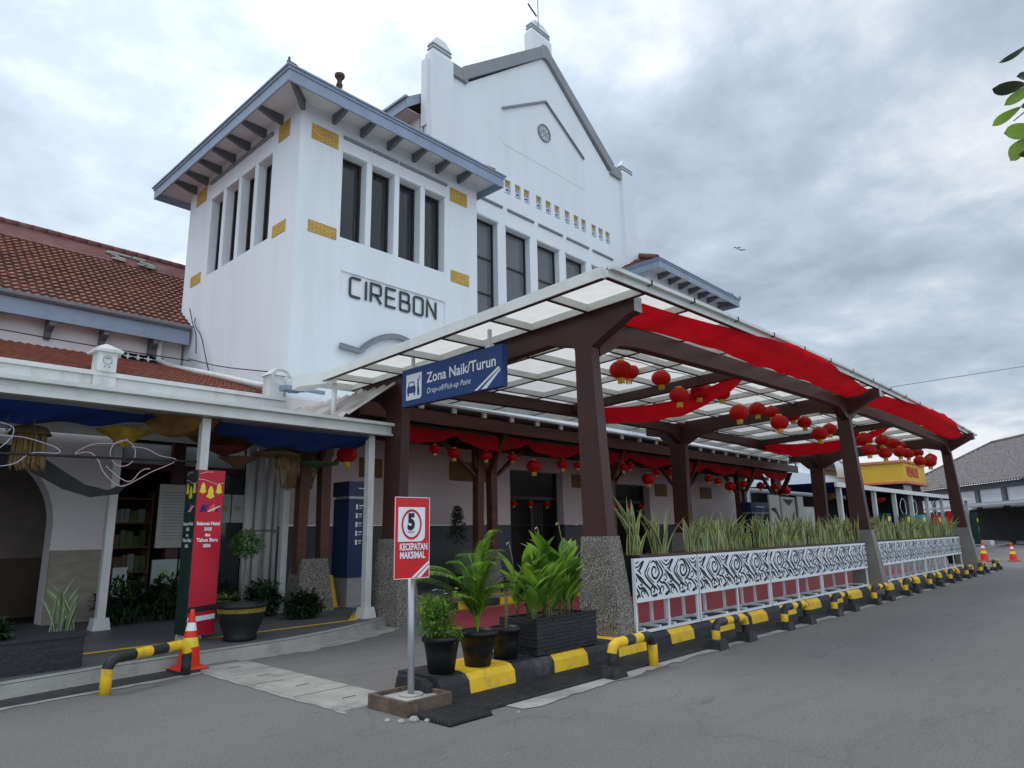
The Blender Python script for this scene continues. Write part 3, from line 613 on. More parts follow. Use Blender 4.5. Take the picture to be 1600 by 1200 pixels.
# coping
cp = MB()
def cope(a, b, c, d_, th, e=0): cp.hexa([(a,16.17+e,b),(c,16.17+e,d_),(c,16.72+e,d_),(a,16.72+e,b)], [(a,16.17+e,b+th),(c,16.17+e,d_+th),(c,16.72+e,d_+th),(a,16.72+e,b+th)])
for sg in (-1, 1):
    X = lambda u: 19.85+sg*(u)
    cope(X(4.55), 17.86, X(5.35), 17.86, .46)
    cope(X(.30), 21.28, X(4.80), 17.86, .56, -.012)
cp.prism([(19.55,21.28),(19.7,21.38),(19.85,21.42),(20.0,21.38),(20.15,21.28),(20.15,21.84),(20.02,22.0),(19.85,22.05),(19.68,22.0),(19.55,21.84)], lambda u,v: (u,16.145,v), lambda u,v: (u,16.69,v))
cp.build('coping', mat('coping_grey', (.27,.28,.295), .7, .12, 1.5, .1, 20, damt=.4, dark=(.17,.175,.18), dscale=1.5, stretch=(1,1,.4)), H)
def pinnacle(x, z0, z1, w_, y0=16.1, y1=17.15):
    p = MB(); hw = w_/2
    p.box(x-hw, x+hw, y0, y1, z0, z1-.75); p.hexa([(x-hw,y0,z1-.75),(x+hw,y0,z1-.75),(x+hw,y1,z1-.75),(x-hw,y1,z1-.75)], [(x-hw+.08,y0+.06,z1-.62),(x+hw-.08,y0+.06,z1-.62),(x+hw-.08,y1-.06,z1-.62),(x-hw+.08,y1-.06,z1-.62)])
    p.box(x-hw+.08, x+hw-.08, y0+.06, y1-.06, z1-.62, z1-.28)
    p.box(x-hw+.055, x+hw-.055, y0+.035, y1-.035, z1-.56, z1-.50, 1); p.box(x-hw+.055, x+hw-.055, y0+.035, y1-.035, z1-.42, z1-.36, 1)
    p.hexa([(x-hw+.08,y0+.06,z1-.28),(x+hw-.08,y0+.06,z1-.28),(x+hw-.08,y1-.06,z1-.28),(x-hw+.08,y1-.06,z1-.28)], [(x-hw*.42,y0+.10,z1),(x+hw*.42,y0+.10,z1),(x+hw*.42,y1-.10,z1),(x-hw*.42,y1-.10,z1)])
    return p.build('pinnacle', [M['plaster'], M['grey_trim']], H)
pinnacle(14.02, 5, 18.98, 1.0, 16.12, 16.5); pinnacle(25.72, 5, 18.98, 1.0, 16.12, 16.5)
pinnacle(19.95, 21.0, 23.45, 1.34, 16.45, 16.85)
an = MB(); an.tube([(19.75,16.45,23.1),(19.75,16.42,26.5)], .018, 6); an.tube([(19.1,16.45,23.85),(19.65,16.45,23.55)], .035, 6); an.build('lightning_rod', M['wire'], H)
hr = MB()
for sg in (-1, 1):
    A = Vector((19.85+sg*6.95, 16.6, 16.35)); 
    if sg < 0: tile_roof(hr, (12.9,34,16.35), (0,-.3,0), Vector((6.95,0,5.2))/22, 57, 22, seg=2)
    else: tile_roof(hr, (26.8,16.95,16.35), (0,.3,0), Vector((-6.95,0,5.2))/22, 57, 22, seg=2)
hr.build('roof', M['tile'], H)
he = MB()
for sg in (-1, 1):
    X = lambda u: 19.85+sg*u
    he.box(X(6.95), X(6.9), 16.75, 34, 15.95, 16.33); he.box(X(7.02), X(6.88), 16.7, 34, 16.335, 16.42)
    he.hexa([(X(6.95),16.7,15.95),(X(5.9),16.7,16.75),(X(5.9),16.76,16.75),(X(6.95),16.76,15.95)], [(X(6.95),16.7,16.35),(X(5.9),16.7,17.1),(X(5.9),16.76,17.1),(X(6.95),16.76,16.35)])
he.build('fascia', M['blue_trim'], H)
hs = MB(); hs.box(12.96, 13.6, 16.78, 34, 15.98, 16.0); hs.build('soffit', M['soffit'], H)

# ------------------------------------------------------------------ left wing
LW = thing('station_wing', (0, 24, 0), 'long low station wing with weathered red tiled roof left of the tower', 'building', 'wings of the station')
w = MB(); w.box(-14, 8.03, 21.5, 26, 0, 7.9); w.build('wall', M['wing_wall'], LW)
r = MB(); tile_roof(r, (-13.0, 20.98, 7.98), (.205,0,0), Vector((0,5.1,3.68))/22, 118, 22, amp=.020, step=.062); r.poly([(-13,26.1,11.65),(11,26.1,11.65),(11,31,8),(-13,31,8)])
r.build('roof', M['tile'], LW)
rd = MB(); x = -13
while x < 11:
    rd.tube([(x,25.95,11.78+random.uniform(-.008,.008)),(x+.42,25.95,11.80)], [.15,.13], 8); x += .4
rd.hexa([(-13,25.2,11.08),(11,25.2,11.08),(11,25.3,11.05),(-13,25.3,11.05)], [(-13,25.85,11.72),(11,25.85,11.72),(11,26.0,11.7),(-13,26.0,11.7)])
rd.build('ridge', M['ridge'], LW)
pt = MB()
n = 9
for i in range(26):
    a = random.random(); b = random.random(); x = 6.7+a*1.5; t = .0+b*.5
    pt.hexa([(x,25.2+t-.05,11.13+t*.85),(x+.28,25.2+t-.05,11.13+t*.85),(x+.26,25.3+t,11.22+t*.85),(x+.03,25.3+t,11.22+t*.85)], [(x,25.2+t-.06,11.17+t*.85),(x+.25,25.2+t-.06,11.17+t*.85),(x+.24,25.3+t,11.26+t*.85),(x+.04,25.3+t,11.26+t*.85)])
pt.build('mortar_repair', M['concrete'], LW)
f = MB(); f.box(-14, 8.02, 20.95, 21.0, 7.42, 7.86); f.build('fascia', M['blue_trim'], LW)
gt = MB(); gt.prism([(20.74,7.98),(20.76,7.90),(20.85,7.86),(20.95,7.865),(20.95,8.0),(20.93,7.88),(20.85,7.89),(20.77,7.98)], lambda u,v: (-14,u,v), lambda u,v: (8.02,u,v)); gt.build('gutter', M['grey_trim'], LW)
for x in [7.1-1.32*i for i in range(16)]:
    b = MB(); b.prism([(21.5,7.0),(21.5,7.55),(21.0,7.55),(21.0,7.3),(21.3,7.18),(21.36,7.0)], lambda u,v: (x-.07,u,v), lambda u,v: (x+.07,u,v)); b.build('eave_bracket', M['bracket'], LW)
sf = MB(); sf.box(-14, 8.02, 21.0, 21.5, 7.56, 7.58); sf.build('soffit', M['soffit'], LW)
vb = MB(); vb.box(6.35,7.5,21.44,21.49,6.62,7.0,1)
for i in range(4):
    for j in range(2):
        cx, cz = 6.5+i*.28, 6.72+j*.18
        vb.box(cx-.12,cx+.12,21.40,21.43,cz-.012,cz+.012); vb.box(cx-.012,cx+.012,21.401,21.429,cz-.085,cz+.085)
        vb.hexa([(cx-.05,21.402,cz-.05),(cx+.05,21.402,cz-.05),(cx+.05,21.43,cz-.05),(cx-.05,21.43,cz-.05)],[(cx-.02,21.402,cz+.05),(cx+.02,21.402,cz+.05),(cx+.02,21.43,cz+.05),(cx-.02,21.43,cz+.05)])
vb.build('vent', [M['plaster'], M['void']], LW)
dp = MB(); dp.tube([(7.3,21.05,7.75),(7.3,21.3,7.4),(7.32,21.33,6.9),(7.6,21.0,6.68),(7.85,18.4,6.0),(7.9,15.9,5.32),(8.0,15.3,5.25)], .085, 10); dp.build('downpipe', M['white_post'], LW)
# lower skirt roof + front wall with parapet, arch and shop front
SF = thing('station_frontage', (0, 15.5, 0), 'low white frontage with arched opening, parapet posts and red tiled skirt roof', 'building')
r = MB(); tile_roof(r, (-12.0, 15.35, 5.0), (.205,0,0), Vector((0,6.15,1.78))/26, 98, 26, amp=.022, step=.045); r.build('roof', M['tile_new'], SF)
PA = lambda u, z, d_: (u, 15+d_, z)
w = MB()
AX, AR, AZ = 2.15, 1.45, 1.9       # arch centre, radius, springing height
wall(w, PA, -12, 8.03, 3.62, 4.55, [], .3)
wall(w, PA, -12, 0.2, .15, 3.62, [], .3); wall(w, PA, 7.3, 8.03, .15, 3.62, [], .3)
wall(w, PA, AX+AR, 4.5, .15, 3.62, [], .3); wall(w, PA, .2, AX-AR, .15, 3.62, [], .3)
n = 24
for i in range(n):
    a, b = math.pi*i/n, math.pi*(i+1)/n; xa, za = AX-AR*math.cos(a), AZ+AR*math.sin(a); xb, zb = AX-AR*math.cos(b), AZ+AR*math.sin(b)
    w.poly([PA(xa,za,0),PA(xb,zb,0),PA(xb,3.62,0),PA(xa,3.62,0)]); w.poly([PA(xa,za,0),PA(xb,zb,0),PA(xb,zb,.45),PA(xa,za,.45)])
w.poly([PA(AX+AR,.15,0),PA(AX+AR,.15,.45),PA(AX+AR,AZ,.45),PA(AX+AR,AZ,0)]); w.poly([PA(AX-AR,.15,0),PA(AX-AR,.15,.45),PA(AX-AR,AZ,.45),PA(AX-AR,AZ,0)])
w.build('wall', M['wing_wall'], SF)
st = MB(); st.box(AX+AR+.003,4.5,14.95,15.0,.15,1.45); st.build('stone_dado', mat('beige_stone_cladding', (.30,.27,.22), .8, .2, 3, .4, 20, stretch=(1,1,3)), SF)
b = MB(); b.box(-2,4.45,16.9,17.0,1.3,3.49); b.build('inner_wall', mat('dim_brown_wall', (.20,.17,.145), .8, .15, 2), SF)
b = MB(); b.box(-2,4.45,16.88,17.0,.16,1.299); b.build('inner_dado', mat('inner_dado', (.08,.05,.04), .7, .2, 2), SF)
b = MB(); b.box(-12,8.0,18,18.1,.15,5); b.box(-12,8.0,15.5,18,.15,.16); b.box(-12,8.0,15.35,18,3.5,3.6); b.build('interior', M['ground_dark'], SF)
pp = MB(); pp.box(-12, 8.03, 14.88, 15.02, 4.56, 4.78); pp.box(-12, 8.03, 14.80, 15.1, 4.785, 4.87); pp.box(-12,8.03,14.93,15.0,4.20,4.555); pp.build('parapet', M['white_post'], SF)
for x in (4.13, .1, -3.9):
    p = MB(); p.box(x-.17,x+.17,14.76,15.14,4.87,5.26); p.box(x-.2,x+.2,14.82,15.10,4.5,4.868); p.box(x-.25,x+.25,14.68,15.22,5.262,5.31); p.hexa([(x-.25,14.68,5.312),(x+.25,14.68,5.312),(x+.25,15.22,5.312),(x-.25,15.22,5.312)],[(x-.03,14.92,5.46),(x+.03,14.92,5.46),(x+.03,14.98,5.46),(x-.03,14.98,5.46)])
    po = p.build('parapet_post', M['white_post'], SF)
    e_ = MB(); nn_ = 16
    for i in range(nn_):
        a, c = 2*math.pi*i/nn_, 2*math.pi*(i+1)/nn_
        if 1.0 < a < 1.6: pass
        e_.poly([(x+.07*math.cos(a),14.757,5.10+.08*math.sin(a)),(x+.085*math.cos(a),14.757,5.10+.095*math.sin(a)),(x+.085*math.cos(c),14.757,5.10+.095*math.sin(c)),(x+.07*math.cos(c),14.757,5.10+.08*math.sin(c))])
    e_.box(x-.04,x+.04,14.755,14.757,5.12,5.15); e_.box(x-.055,x-.025,14.755,14.757,4.95,4.98); e_.box(x+.025,x+.055,14.755,14.757,4.95,4.98)
    e_.build('emblem', M['grey_trim'], po)
# shop front between arch and tower
sfm = MB()
for x in (4.5,5.60,7.22): sfm.box(x, x+(.13 if x != 5.60 else .24), 14.9, 15.05, .15, 3.6)
sfm.box(4.5,7.3,14.91,15.04,3.0,3.12); sfm.box(4.5,5.6,14.92,15.03,.15,.35)
sfm.build('shop_frame', mat('maroon_timber', (.07,.022,.02), .5, .2), SF)
sg_ = MB(); sg_.poly([(5.86,15.0,.15),(7.2,15.0,.15),(7.2,15.0,3.0),(5.86,15.0,3.0)]); sg_.build('shop_glass', M['glass_clear'], SF)
tr = MB(); tr.box(4.64,7.2,15.06,15.1,3.13,3.55); tr.build('transom', mat('pale_transom', (.40,.43,.45), .5, .1), SF)

# shelves with goods inside the shop
sh = thing('display_shelf', (5.05, 15.9, .15), 'tall shelf of dim packaged snacks inside the open shop door', 'shelf')
s = MB()
for z in (.45,.95,1.45,1.95,2.45): s.box(4.66,5.55,15.7,16.1,z,z+.03)
s.box(4.63,4.66,15.7,16.1,.15,2.6); s.box(5.55,5.58,15.7,16.1,.15,2.6); s.build('shelf_frame', M['terracotta'], sh)
gm = [mat('pack_%s' % c, v, .5, .2) for c, v in (('yellow',(.4,.33,.04)),('green',(.08,.12,.04)),('grey',(.22,.22,.2)),('brown',(.12,.06,.03)))]
s = MB()
for z in (.48,.98,1.48,1.98):
    x = 4.68
    while x < 5.45:
        ww = random.uniform(.08,.16); hh = random.uniform(.18,.36); s.box(x,x+ww-.01,15.74,15.95,z+.001,z+hh, 0 if (z < .6 and random.random() < .7) else random.choice((1,2,3,3))); x += ww
s.build('goods', gm, sh)
# posters on / behind the glass
def board(name, P, u0, u1, z0, z1, th, m, label, cat, group=None, extra=None, loc=None):
    b = MB(); b.hexa([P(u0,z0,0),P(u1,z0,0),P(u1,z0,-th),P(u0,z0,-th)],[P(u0,z1,0),P(u1,z1,0),P(u1,z1,-th),P(u0,z1,-th)], 0)
    if extra: extra(b)
    return b.build(name, m, label=label, cat=cat, group=group)
PP = lambda u, z, d_: (u, 14.86+d_, z)
def lines(b):
    for i in range(16): b.box(5.44+.02*(i%2), 5.98-.05*((i*7)%3), 14.825, 14.829, 1.62+i*.062, 1.635+i*.062, 1)
board('notice_poster', PP, 5.36, 6.04, 1.45, 2.72, .03, [mat('paper', (.42,.40,.37), .6, .1, 3), M['grey_trim']], 'large pale notice poster with printed lines on the maroon shop frame', 'poster', extra=lines)
for j, (a, b_, c, d_) in enumerate(((5.34,5.82,.72,1.22),(5.86,6.05,.72,1.22),(6.55,6.85,1.95,2.55),(6.88,7.15,1.95,2.55),(4.64,4.9,.55,1.1))):
    def spot(b, a=a, b_=b_, c=c, d_=d_):
        cx, cz = (a+b_)/2, (c+d_)/2; b.poly([(cx+.08*math.cos(t*.6),14.826,cz+.06*math.sin(t*.6)) for t in range(11)][::-1], 1)
    board('shop_poster', PP, a, b_, c, d_, .03, [mat('pale_poster', (.36,.41,.40), .6, .08, 3), mat('lime_print', (.25,.36,.12), .6, .2)],
          ['pale sheet with lime print below the large notice','narrow pale sheet right of the lime printed sheet','left pale sheet of the pair high on the shop glass','right pale sheet of the pair high on the shop glass','pale sheet low at the left of the dark shop doorway'][j], 'poster', extra=spot)
# ------------------------------------------------------------------ walkway awning (left)
AW = thing('walkway_awning', (2, 12.5, .15), 'flat white walkway awning on square white posts left of the canopy', 'awning', 'walkway awnings along the frontage')
b = MB(); b.box(-10, 8.35, 10.72, 10.80, 3.50, 3.68); b.box(-10,8.38,10.62,10.82,3.685,3.74); b.box(-10,8.35,10.66,10.718,3.50,3.53); b.build('front_beam', M['canopy_white'], AW)
b = MB(); b.box(-10, 8.3, 10.82, 14.88, 3.66, 3.70); b.build('roof_sheet', M['canopy_white'], AW)
b = MB()
for x in [7.7-3.2*i for i in range(6)]: b.box(x-.04, x+.04, 10.801, 14.8, 3.5, 3.655)
b.box(-10,8.3,13.25,13.35,3.40,3.498); b.build('cross_beams', M['canopy_white'], AW)
for x, yy, hx in [(4.55,10.95,1),(7.72,10.95,1),(1.35,10.95,1),(4.05,13.35,0),(7.27,13.25,0),(.9,13.35,0)]:
    p = MB(); p.box(x-.065,x+.065,yy-.065,yy+.065,.15,3.49 if hx else 3.39); po = p.build('post', M['white_post'], AW)
    p = MB(); p.hexa([(x-.14,yy-.14,.15),(x+.14,yy-.14,.15),(x+.14,yy+.14,.15),(x-.14,yy+.14,.15)],[(x-.11,yy-.11,.34),(x+.11,yy-.11,.34),(x+.11,yy+.11,.34),(x-.11,yy+.11,.34)]); p.build('post_foot', M['white_post'], po)
# white pipes at the tower corner
pi = MB()
for i, (x, y, r_) in enumerate(((7.45,14.72,.09),(7.68,14.7,.075),(7.25,14.8,.11),(7.88,14.78,.06))): pi.tube([(x,y,.16),(x,y,3.6)], r_, 10)
pi.box(7.1,8.0,14.60,14.63,1.75,1.79,1); pi.build('drain_pipes', [M['white_post'], M['grey_trim']], label='bundle of white vertical drain pipes at the tower foot', cat='pipes')
# corrugated sheet and stub post
cg = MB()
def cf(u, v):
    y = 10.55+u*3.7; t = u*3.7/.16; return (6.95+v*1.05, y, 3.78+v*.74+.035*math.sin(2*math.pi*t*.5))
cg.grid(cf, 140, 1); cg.build('corrugated_sheet', M['rust'], label='sloping rusty corrugated sheet bridging awning and canopy', cat='roof sheet')
sp = MB(); sp.tube([(7.2,11.45,3.74),(7.2,11.45,4.55)], .05, 8); sp.build('stub_pole', M['canopy_white'], label='short white pole standing on the awning roof below the gutter', cat='pole')
tk = thing('rooftop_pipework', (7.75,15.0,4.95), 'white capped vent pipe with coiled cable on the parapet by the tower', 'pipework')
q = MB(); q.box(7.6,7.95,14.85,15.2,4.87,5.38); q.hexa([(7.55,14.8,5.38),(8.0,14.8,5.38),(8.0,15.25,5.38),(7.55,15.25,5.38)],[(7.75,15.0,5.58),(7.8,15.0,5.58),(7.8,15.05,5.58),(7.75,15.05,5.58)]); q.build('post', M['white_post'], tk)
q = MB()
for r_ in (.2,.23,.26): q.tube([(7.78+r_*math.cos(a*.35)+.02*r_*a, 14.76-r_*.2, 5.32+r_*.75*math.sin(a*.35)) for a in range(20)], .014, 5)
q.build('cable_coil', M['white_post'], tk)
q = MB(); q.tube([(7.95,14.6,4.98),(8.2,14.2,4.98),(8.6,14.1,4.95)], .05, 8); q.box(7.7,8.15,14.3,14.6,4.95,5.06); q.build('blue_tray', mat('faded_blue', (.20,.27,.34), .6, .2), tk)
# loose cables on the wing and tower
for k_, pts in enumerate([[(-6,20.6,7.05),(0,20.7,6.95),(5,20.7,6.85),(8.0,20.6,6.85)], [(8.0,20.6,8.2),(7.95,20.4,7.9),(7.98,20.0,7.5),(7.97,19.6,6.9),(7.95,19.2,6.3)], [(8.0,20.9,6.98),(7.98,18.5,6.30),(7.97,16,5.72),(7.97,15.2,5.56)], [(7.97,21.0,8.6),(7.95,20.6,8.0),(7.95,20.3,7.6),(7.96,20.2,7.0)]]):
    q = MB(); q.tube(cr_smooth(pts, 6), .016, 5); q.build('cable', M['wire'], label=['black cable running along the wing wall under the eave','slack black cable hanging down the tower side by the gutter','black cable stretched low across the tower side wall','black cable looping down from the gutter end'][k_], cat='cable')

# ------------------------------------------------------------------ ground storey under the canopy + verandah
GW = thing('entrance_wall', (20, 15, .15), 'pink-white entrance wall with grey wainscot and dark doorways', 'wall')
DO = [(15.85,18.5,.15,3.62),(21.6,24.0,.15,3.4),(26.2,27.4,.15,2.9)]
PW = lambda u, z, d_: (u, 14.92+d_, z)
w = MB(); wall(w, PW, 8.03, 32, 1.88, 4.9, [(a,b,1.88,d_) for a,b,c,d_ in DO], .4); w.build('upper_wall', M['plaster_low'], GW)
w = MB(); u = 8.03
for a, b, c, d_ in DO+[(32,32,0,0)]:
    if a > u: w.box(u, a, 14.90, 15.3, .15, 1.875)
    u = b
w.build('wainscot', M['wainscot'], GW)
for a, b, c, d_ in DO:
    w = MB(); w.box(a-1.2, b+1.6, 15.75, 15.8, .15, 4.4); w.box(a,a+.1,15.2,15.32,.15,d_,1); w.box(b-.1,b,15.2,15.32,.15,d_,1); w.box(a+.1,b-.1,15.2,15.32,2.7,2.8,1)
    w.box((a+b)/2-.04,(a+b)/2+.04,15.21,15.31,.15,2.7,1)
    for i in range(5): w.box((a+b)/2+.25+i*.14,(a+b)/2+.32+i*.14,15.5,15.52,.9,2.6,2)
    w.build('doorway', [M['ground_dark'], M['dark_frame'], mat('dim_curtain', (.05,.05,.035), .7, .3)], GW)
for a, b, c, d_ in ((13.3,15.0,3.15,3.72),(19.0,19.9,3.15,3.6),(24.4,25.3,3.0,3.5),(28.2,29.2,3.0,3.5),(10.2,10.9,3.1,3.6)):
    w = MB(); w.box(a,b,14.88,14.918,c,d_); w.build('brick_patch', mat('ochre_patch', (.22,.13,.055), .7, .15), GW)
ns = MB()
for i in range(20):
    a, c = 2*math.pi*i/20, 2*math.pi*(i+1)/20
    ns.poly([(12.15+.11*math.cos(a),14.87,2.42+.13*math.sin(a)),(12.15+.14*math.cos(a),14.87,2.42+.16*math.sin(a)),(12.15+.14*math.cos(c),14.87,2.42+.16*math.sin(c)),(12.15+.11*math.cos(c),14.87,2.42+.13*math.sin(c))])
ns.box(12.06,12.24,14.865,14.869,2.405,2.43); ns.hexa([(12.05,14.862,2.5),(12.08,14.862,2.53),(12.08,14.864,2.53),(12.05,14.864,2.5)],[(12.22,14.862,2.31),(12.25,14.862,2.34),(12.25,14.864,2.34),(12.22,14.864,2.31)])
ns.build('no_smoking_sign', M['ink'], label='small round no smoking symbol on the pink wall above the red sign', cat='sign')
VR = thing('verandah_roof', (20, 13, .15), 'long brown timber verandah with paired posts in front of the entrance wall', 'verandah')
b = MB(); b.box(8.2, 32.05, 11.95, 12.05, 4.12, 4.42); b.build('fascia', M['wood'], VR)
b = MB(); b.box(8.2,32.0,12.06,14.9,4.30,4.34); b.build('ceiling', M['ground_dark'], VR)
b = MB()
for i in range(28): b.box(8.5+i*.86,8.58+i*.86,12.06,14.88,4.16,4.298)
b.box(8.2,32,12.35,12.45,3.98,4.15); b.box(8.2,32,13.35,13.47,3.85,4.0); b.build('rafters', M['steel'], VR)
b = MB(); b.box(8.2,32.1,11.93,14.9,4.56,4.585); b.build('roof_sheet', M['canopy_white'], VR)
b = MB(); b.box(8.2,32.1,11.85,11.95,4.55,4.60)
for i in range(24): b.box(8.7+i,8.82+i,11.88,11.95,4.42,4.548)
b.build('gutter', M['canopy_white'], VR)
for x in (12.75, 18.2, 23.0, 27.9, 31.7, 7.7):
    for s_ in (-.27, .27):
        p = MB(); p.hexa([(x+s_-.1,12.8,.9),(x+s_+.1,12.8,.9),(x+s_+.1,13.0,.9),(x+s_-.1,13.0,.9)],[(x+s_*.85-.12,12.8,4.15),(x+s_*.85+.12,12.8,4.15),(x+s_*.85+.12,13.0,4.15),(x+s_*.85-.12,13.0,4.15)])
        p.build('post', M['wood'], VR)
    p = MB(); p.box(x-.42,x+.42,12.83,12.97,3.3,3.98)
    for s_ in (-1,1): p.hexa([(x+s_*.35,12.84,3.1),(x+s_*.45,12.84,3.1),(x+s_*.45,12.96,3.1),(x+s_*.35,12.96,3.1)],[(x+s_*1.5,12.84,4.0),(x+s_*1.7,12.84,4.0),(x+s_*1.7,12.96,4.0),(x+s_*1.5,12.96,4.0)])
    p.hexa([(x-.05,12.8,3.2),(x+.05,12.8,3.2),(x+.05,12.6,3.2),(x-.05,12.6,3.2)][::-1],[(x-.05,12.3,4.12),(x+.05,12.3,4.12),(x+.05,12.1,4.12),(x-.05,12.1,4.12)][::-1]); p.build('brace', M['wood'], VR)
    p = MB(); p.hexa([(x-.42,12.62,.15),(x+.42,12.62,.15),(x+.42,13.2,.15),(x-.42,13.2,.15)],[(x-.30,12.72,1.18),(x+.30,12.72,1.18),(x+.30,13.1,1.18),(x-.30,13.1,1.18)]); p.build('post_base', M['pebble'], VR)

# ------------------------------------------------------------------ drop-off canopy
CP = thing('dropoff_canopy', (18.95, 8.2, 0), 'large drop-off canopy with white grid roof on brown posts and pebble-dash bases', 'canopy')
CX0, CX1, CY0, CY1 = 7.02, 30.9, 4.85, 12.0
def zt(x, y): return 5.0+.2*(1-((x-18.95)/11.95)**2)-.040*(y-4.85)
xs = [7.02, 7.98]+[9.2+1.5*i for i in range(14)]+[29.8,30.9]
ysg = [4.85, 5.85, 6.98, 8.1, 9.22, 10.34, 11.3, 12.0]
gb = MB()
def ybeam(x, w_, top, h, mb, y0=CY0, y1=CY1, m=0): mb.hexa([(x-w_/2,y0,zt(x,y0)+top-h),(x+w_/2,y0,zt(x,y0)+top-h),(x+w_/2,y1,zt(x,y1)+top-h),(x-w_/2,y1,zt(x,y1)+top-h)],[(x-w_/2,y0,zt(x,y0)+top),(x+w_/2,y0,zt(x,y0)+top),(x+w_/2,y1,zt(x,y1)+top),(x-w_/2,y1,zt(x,y1)+top)], m)
def xbeam(y, w_, top, h, mb, a=CX0, b=CX1, m=0, n=16):
    for i in range(n):
        p, q = a+(b-a)*i/n, a+(b-a)*(i+1)/n
        mb.hexa([(p,y-w_/2,zt(p,y)+top-h),(q,y-w_/2,zt(q,y)+top-h),(q,y+w_/2,zt(q,y)+top-h),(p,y+w_/2,zt(p,y)+top-h)],[(p,y-w_/2,zt(p,y)+top),(q,y-w_/2,zt(q,y)+top),(q,y+w_/2,zt(q,y)+top),(p,y+w_/2,zt(p,y)+top)], m)
for x in xs[1:-1]: ybeam(x, .05, -.035, .115, gb); ybeam(x, .056, -.151, .012, gb, m=1)
for y in ysg[1:-1]: xbeam(y, .05, -.033, .113, gb); xbeam(y, .056, -.148, .012, gb, m=1)
gb.build('roof_grid', [M['canopy_white'], M['steel']], CP)
fs = MB(); ybeam(CX0-.03,.06,.0,.16,fs); ybeam(CX1+.03,.06,.0,.16,fs); xbeam(CY0-.03,.06,-.02,.13,fs); xbeam(CY1+.03,.06,0,.16,fs)
ybeam(CX0-.03,.066,-.161,.014,fs,m=1); xbeam(CY0-.03,.066,-.151,.014,fs,m=1); fs.build('fascia', [M['canopy_white'], M['steel']], CP)
gt = MB(); xbeam(CY0-.085,.09,.0,.055,gt)
for x in xs[1:]: ybeam(x,.03,.008,.075,gt,CY0-.14,CY0-.02,1)
gt.build('gutter', [M['canopy_white'], M['grate']], CP)
pn = MB()
for i in range(len(xs)-1):
    for j in range(len(ysg)-1):
        a, b, c, d_ = xs[i], xs[i+1], ysg[j], ysg[j+1]
        pn.poly([(a+.001,c+.001,zt(a,c)-.025),(b-.001,c+.001,zt(b,c)-.025),(b-.001,d_-.001,zt(b,d_)-.025),(a+.001,d_-.001,zt(a,d_)-.025)])
pn.build('roof_panels', M['panel'], CP)
gbx = MB(); gbx.hexa([(6.72,12.0,4.50),(7.1,11.2,4.52),(7.1,12.3,4.50),(6.8,12.35,4.5)],[(6.72,12.0,4.73),(7.1,11.2,4.76),(7.1,12.3,4.73),(6.8,12.35,4.73)]); gbx.build('gutter_box', M['canopy_white'], CP)
PX = [8.15, 18.95, 29.75]
def ypoly(mb, x, w_, pts, m=0): mb.prism(pts, lambda u,v: (x-w_/2,u,v), lambda u,v: (x+w_/2,u,v), m)
SKF = {8.15:0.0, 18.95:-.28, 29.75:-.45}; SKR = {8.15:0.0, 18.95:-.04, 29.75:-.35}
for x in PX:
    z0 = zt(x,6)-5.0; df, dk = SKF[x], SKR[x]
    b = MB(); o = z0-.02
    prof = [(5.08,4.73),(5.08,4.965),(11.75,4.70),(11.75,4.46),(11.3,4.38),(10.98,4.08),(10.34,4.08),(9.9,4.32),(9.2,4.42),(7.6,4.48),(6.7,4.54),(6.2,4.42),(6.18,4.36),(5.86,4.36),(5.22,4.70)]
    ypoly(b, x, .19, [(q+(df if q < 7 else dk if q > 9.8 else 0), z+o) for q, z in prof])
    b.build('cross_beam', M['steel'], CP)
    b = MB(); b.box(x-.093,x+.093,5.065+df,5.078+df,4.732+o,4.962+o); b.build('beam_end_cap', M['galv'], CP)
    for yf, yb, tf, tb, h1, base in ((5.71,6.13,5.87,6.17,4.37,1), (10.45,10.93,10.40,10.92,4.09,2)):
        dd_ = df if base == 1 else dk; yf += dd_; yb += dd_; tf += dd_; tb += dd_
        p = MB(); p.hexa([(x-.12,yf,1.55),(x+.10,yf,1.55),(x+.10,yb,1.55),(x-.12,yb,1.55)],[(x-.10,tf,h1+o),(x+.10,tf,h1+o),(x+.10,tb,h1+o),(x-.10,tb,h1+o)]); p.build('post', M['steel'], CP)
        p = MB()
        if base == 1: p.hexa([(x-.18,5.50+df,0),(x+.26,5.50+df,0),(x+.26,6.25+df,0),(x-.18,6.25+df,0)],[(x-.14,5.67+df,1.548),(x+.12,5.67+df,1.548),(x+.12,6.16+df,1.548),(x-.14,6.16+df,1.548)])
        else: p.hexa([(x-.22,10.3+dk,0),(x+.36,10.3+dk,0),(x+.36,11.2+dk,0),(x-.22,11.2+dk,0)],[(x-.17,10.42+dk,1.548),(x+.17,10.42+dk,1.548),(x+.17,10.98+dk,1.548),(x-.17,10.98+dk,1.548)])
        p.build('post_base', M['pebble'] if x < 10 else M['base_concrete'], CP)
for x in (13.55, 24.35):
    b = MB(); ybeam(x, .16, -.165, .20, b, 5.95, 10.7); b.build('middle_beam', M['steel'], CP)
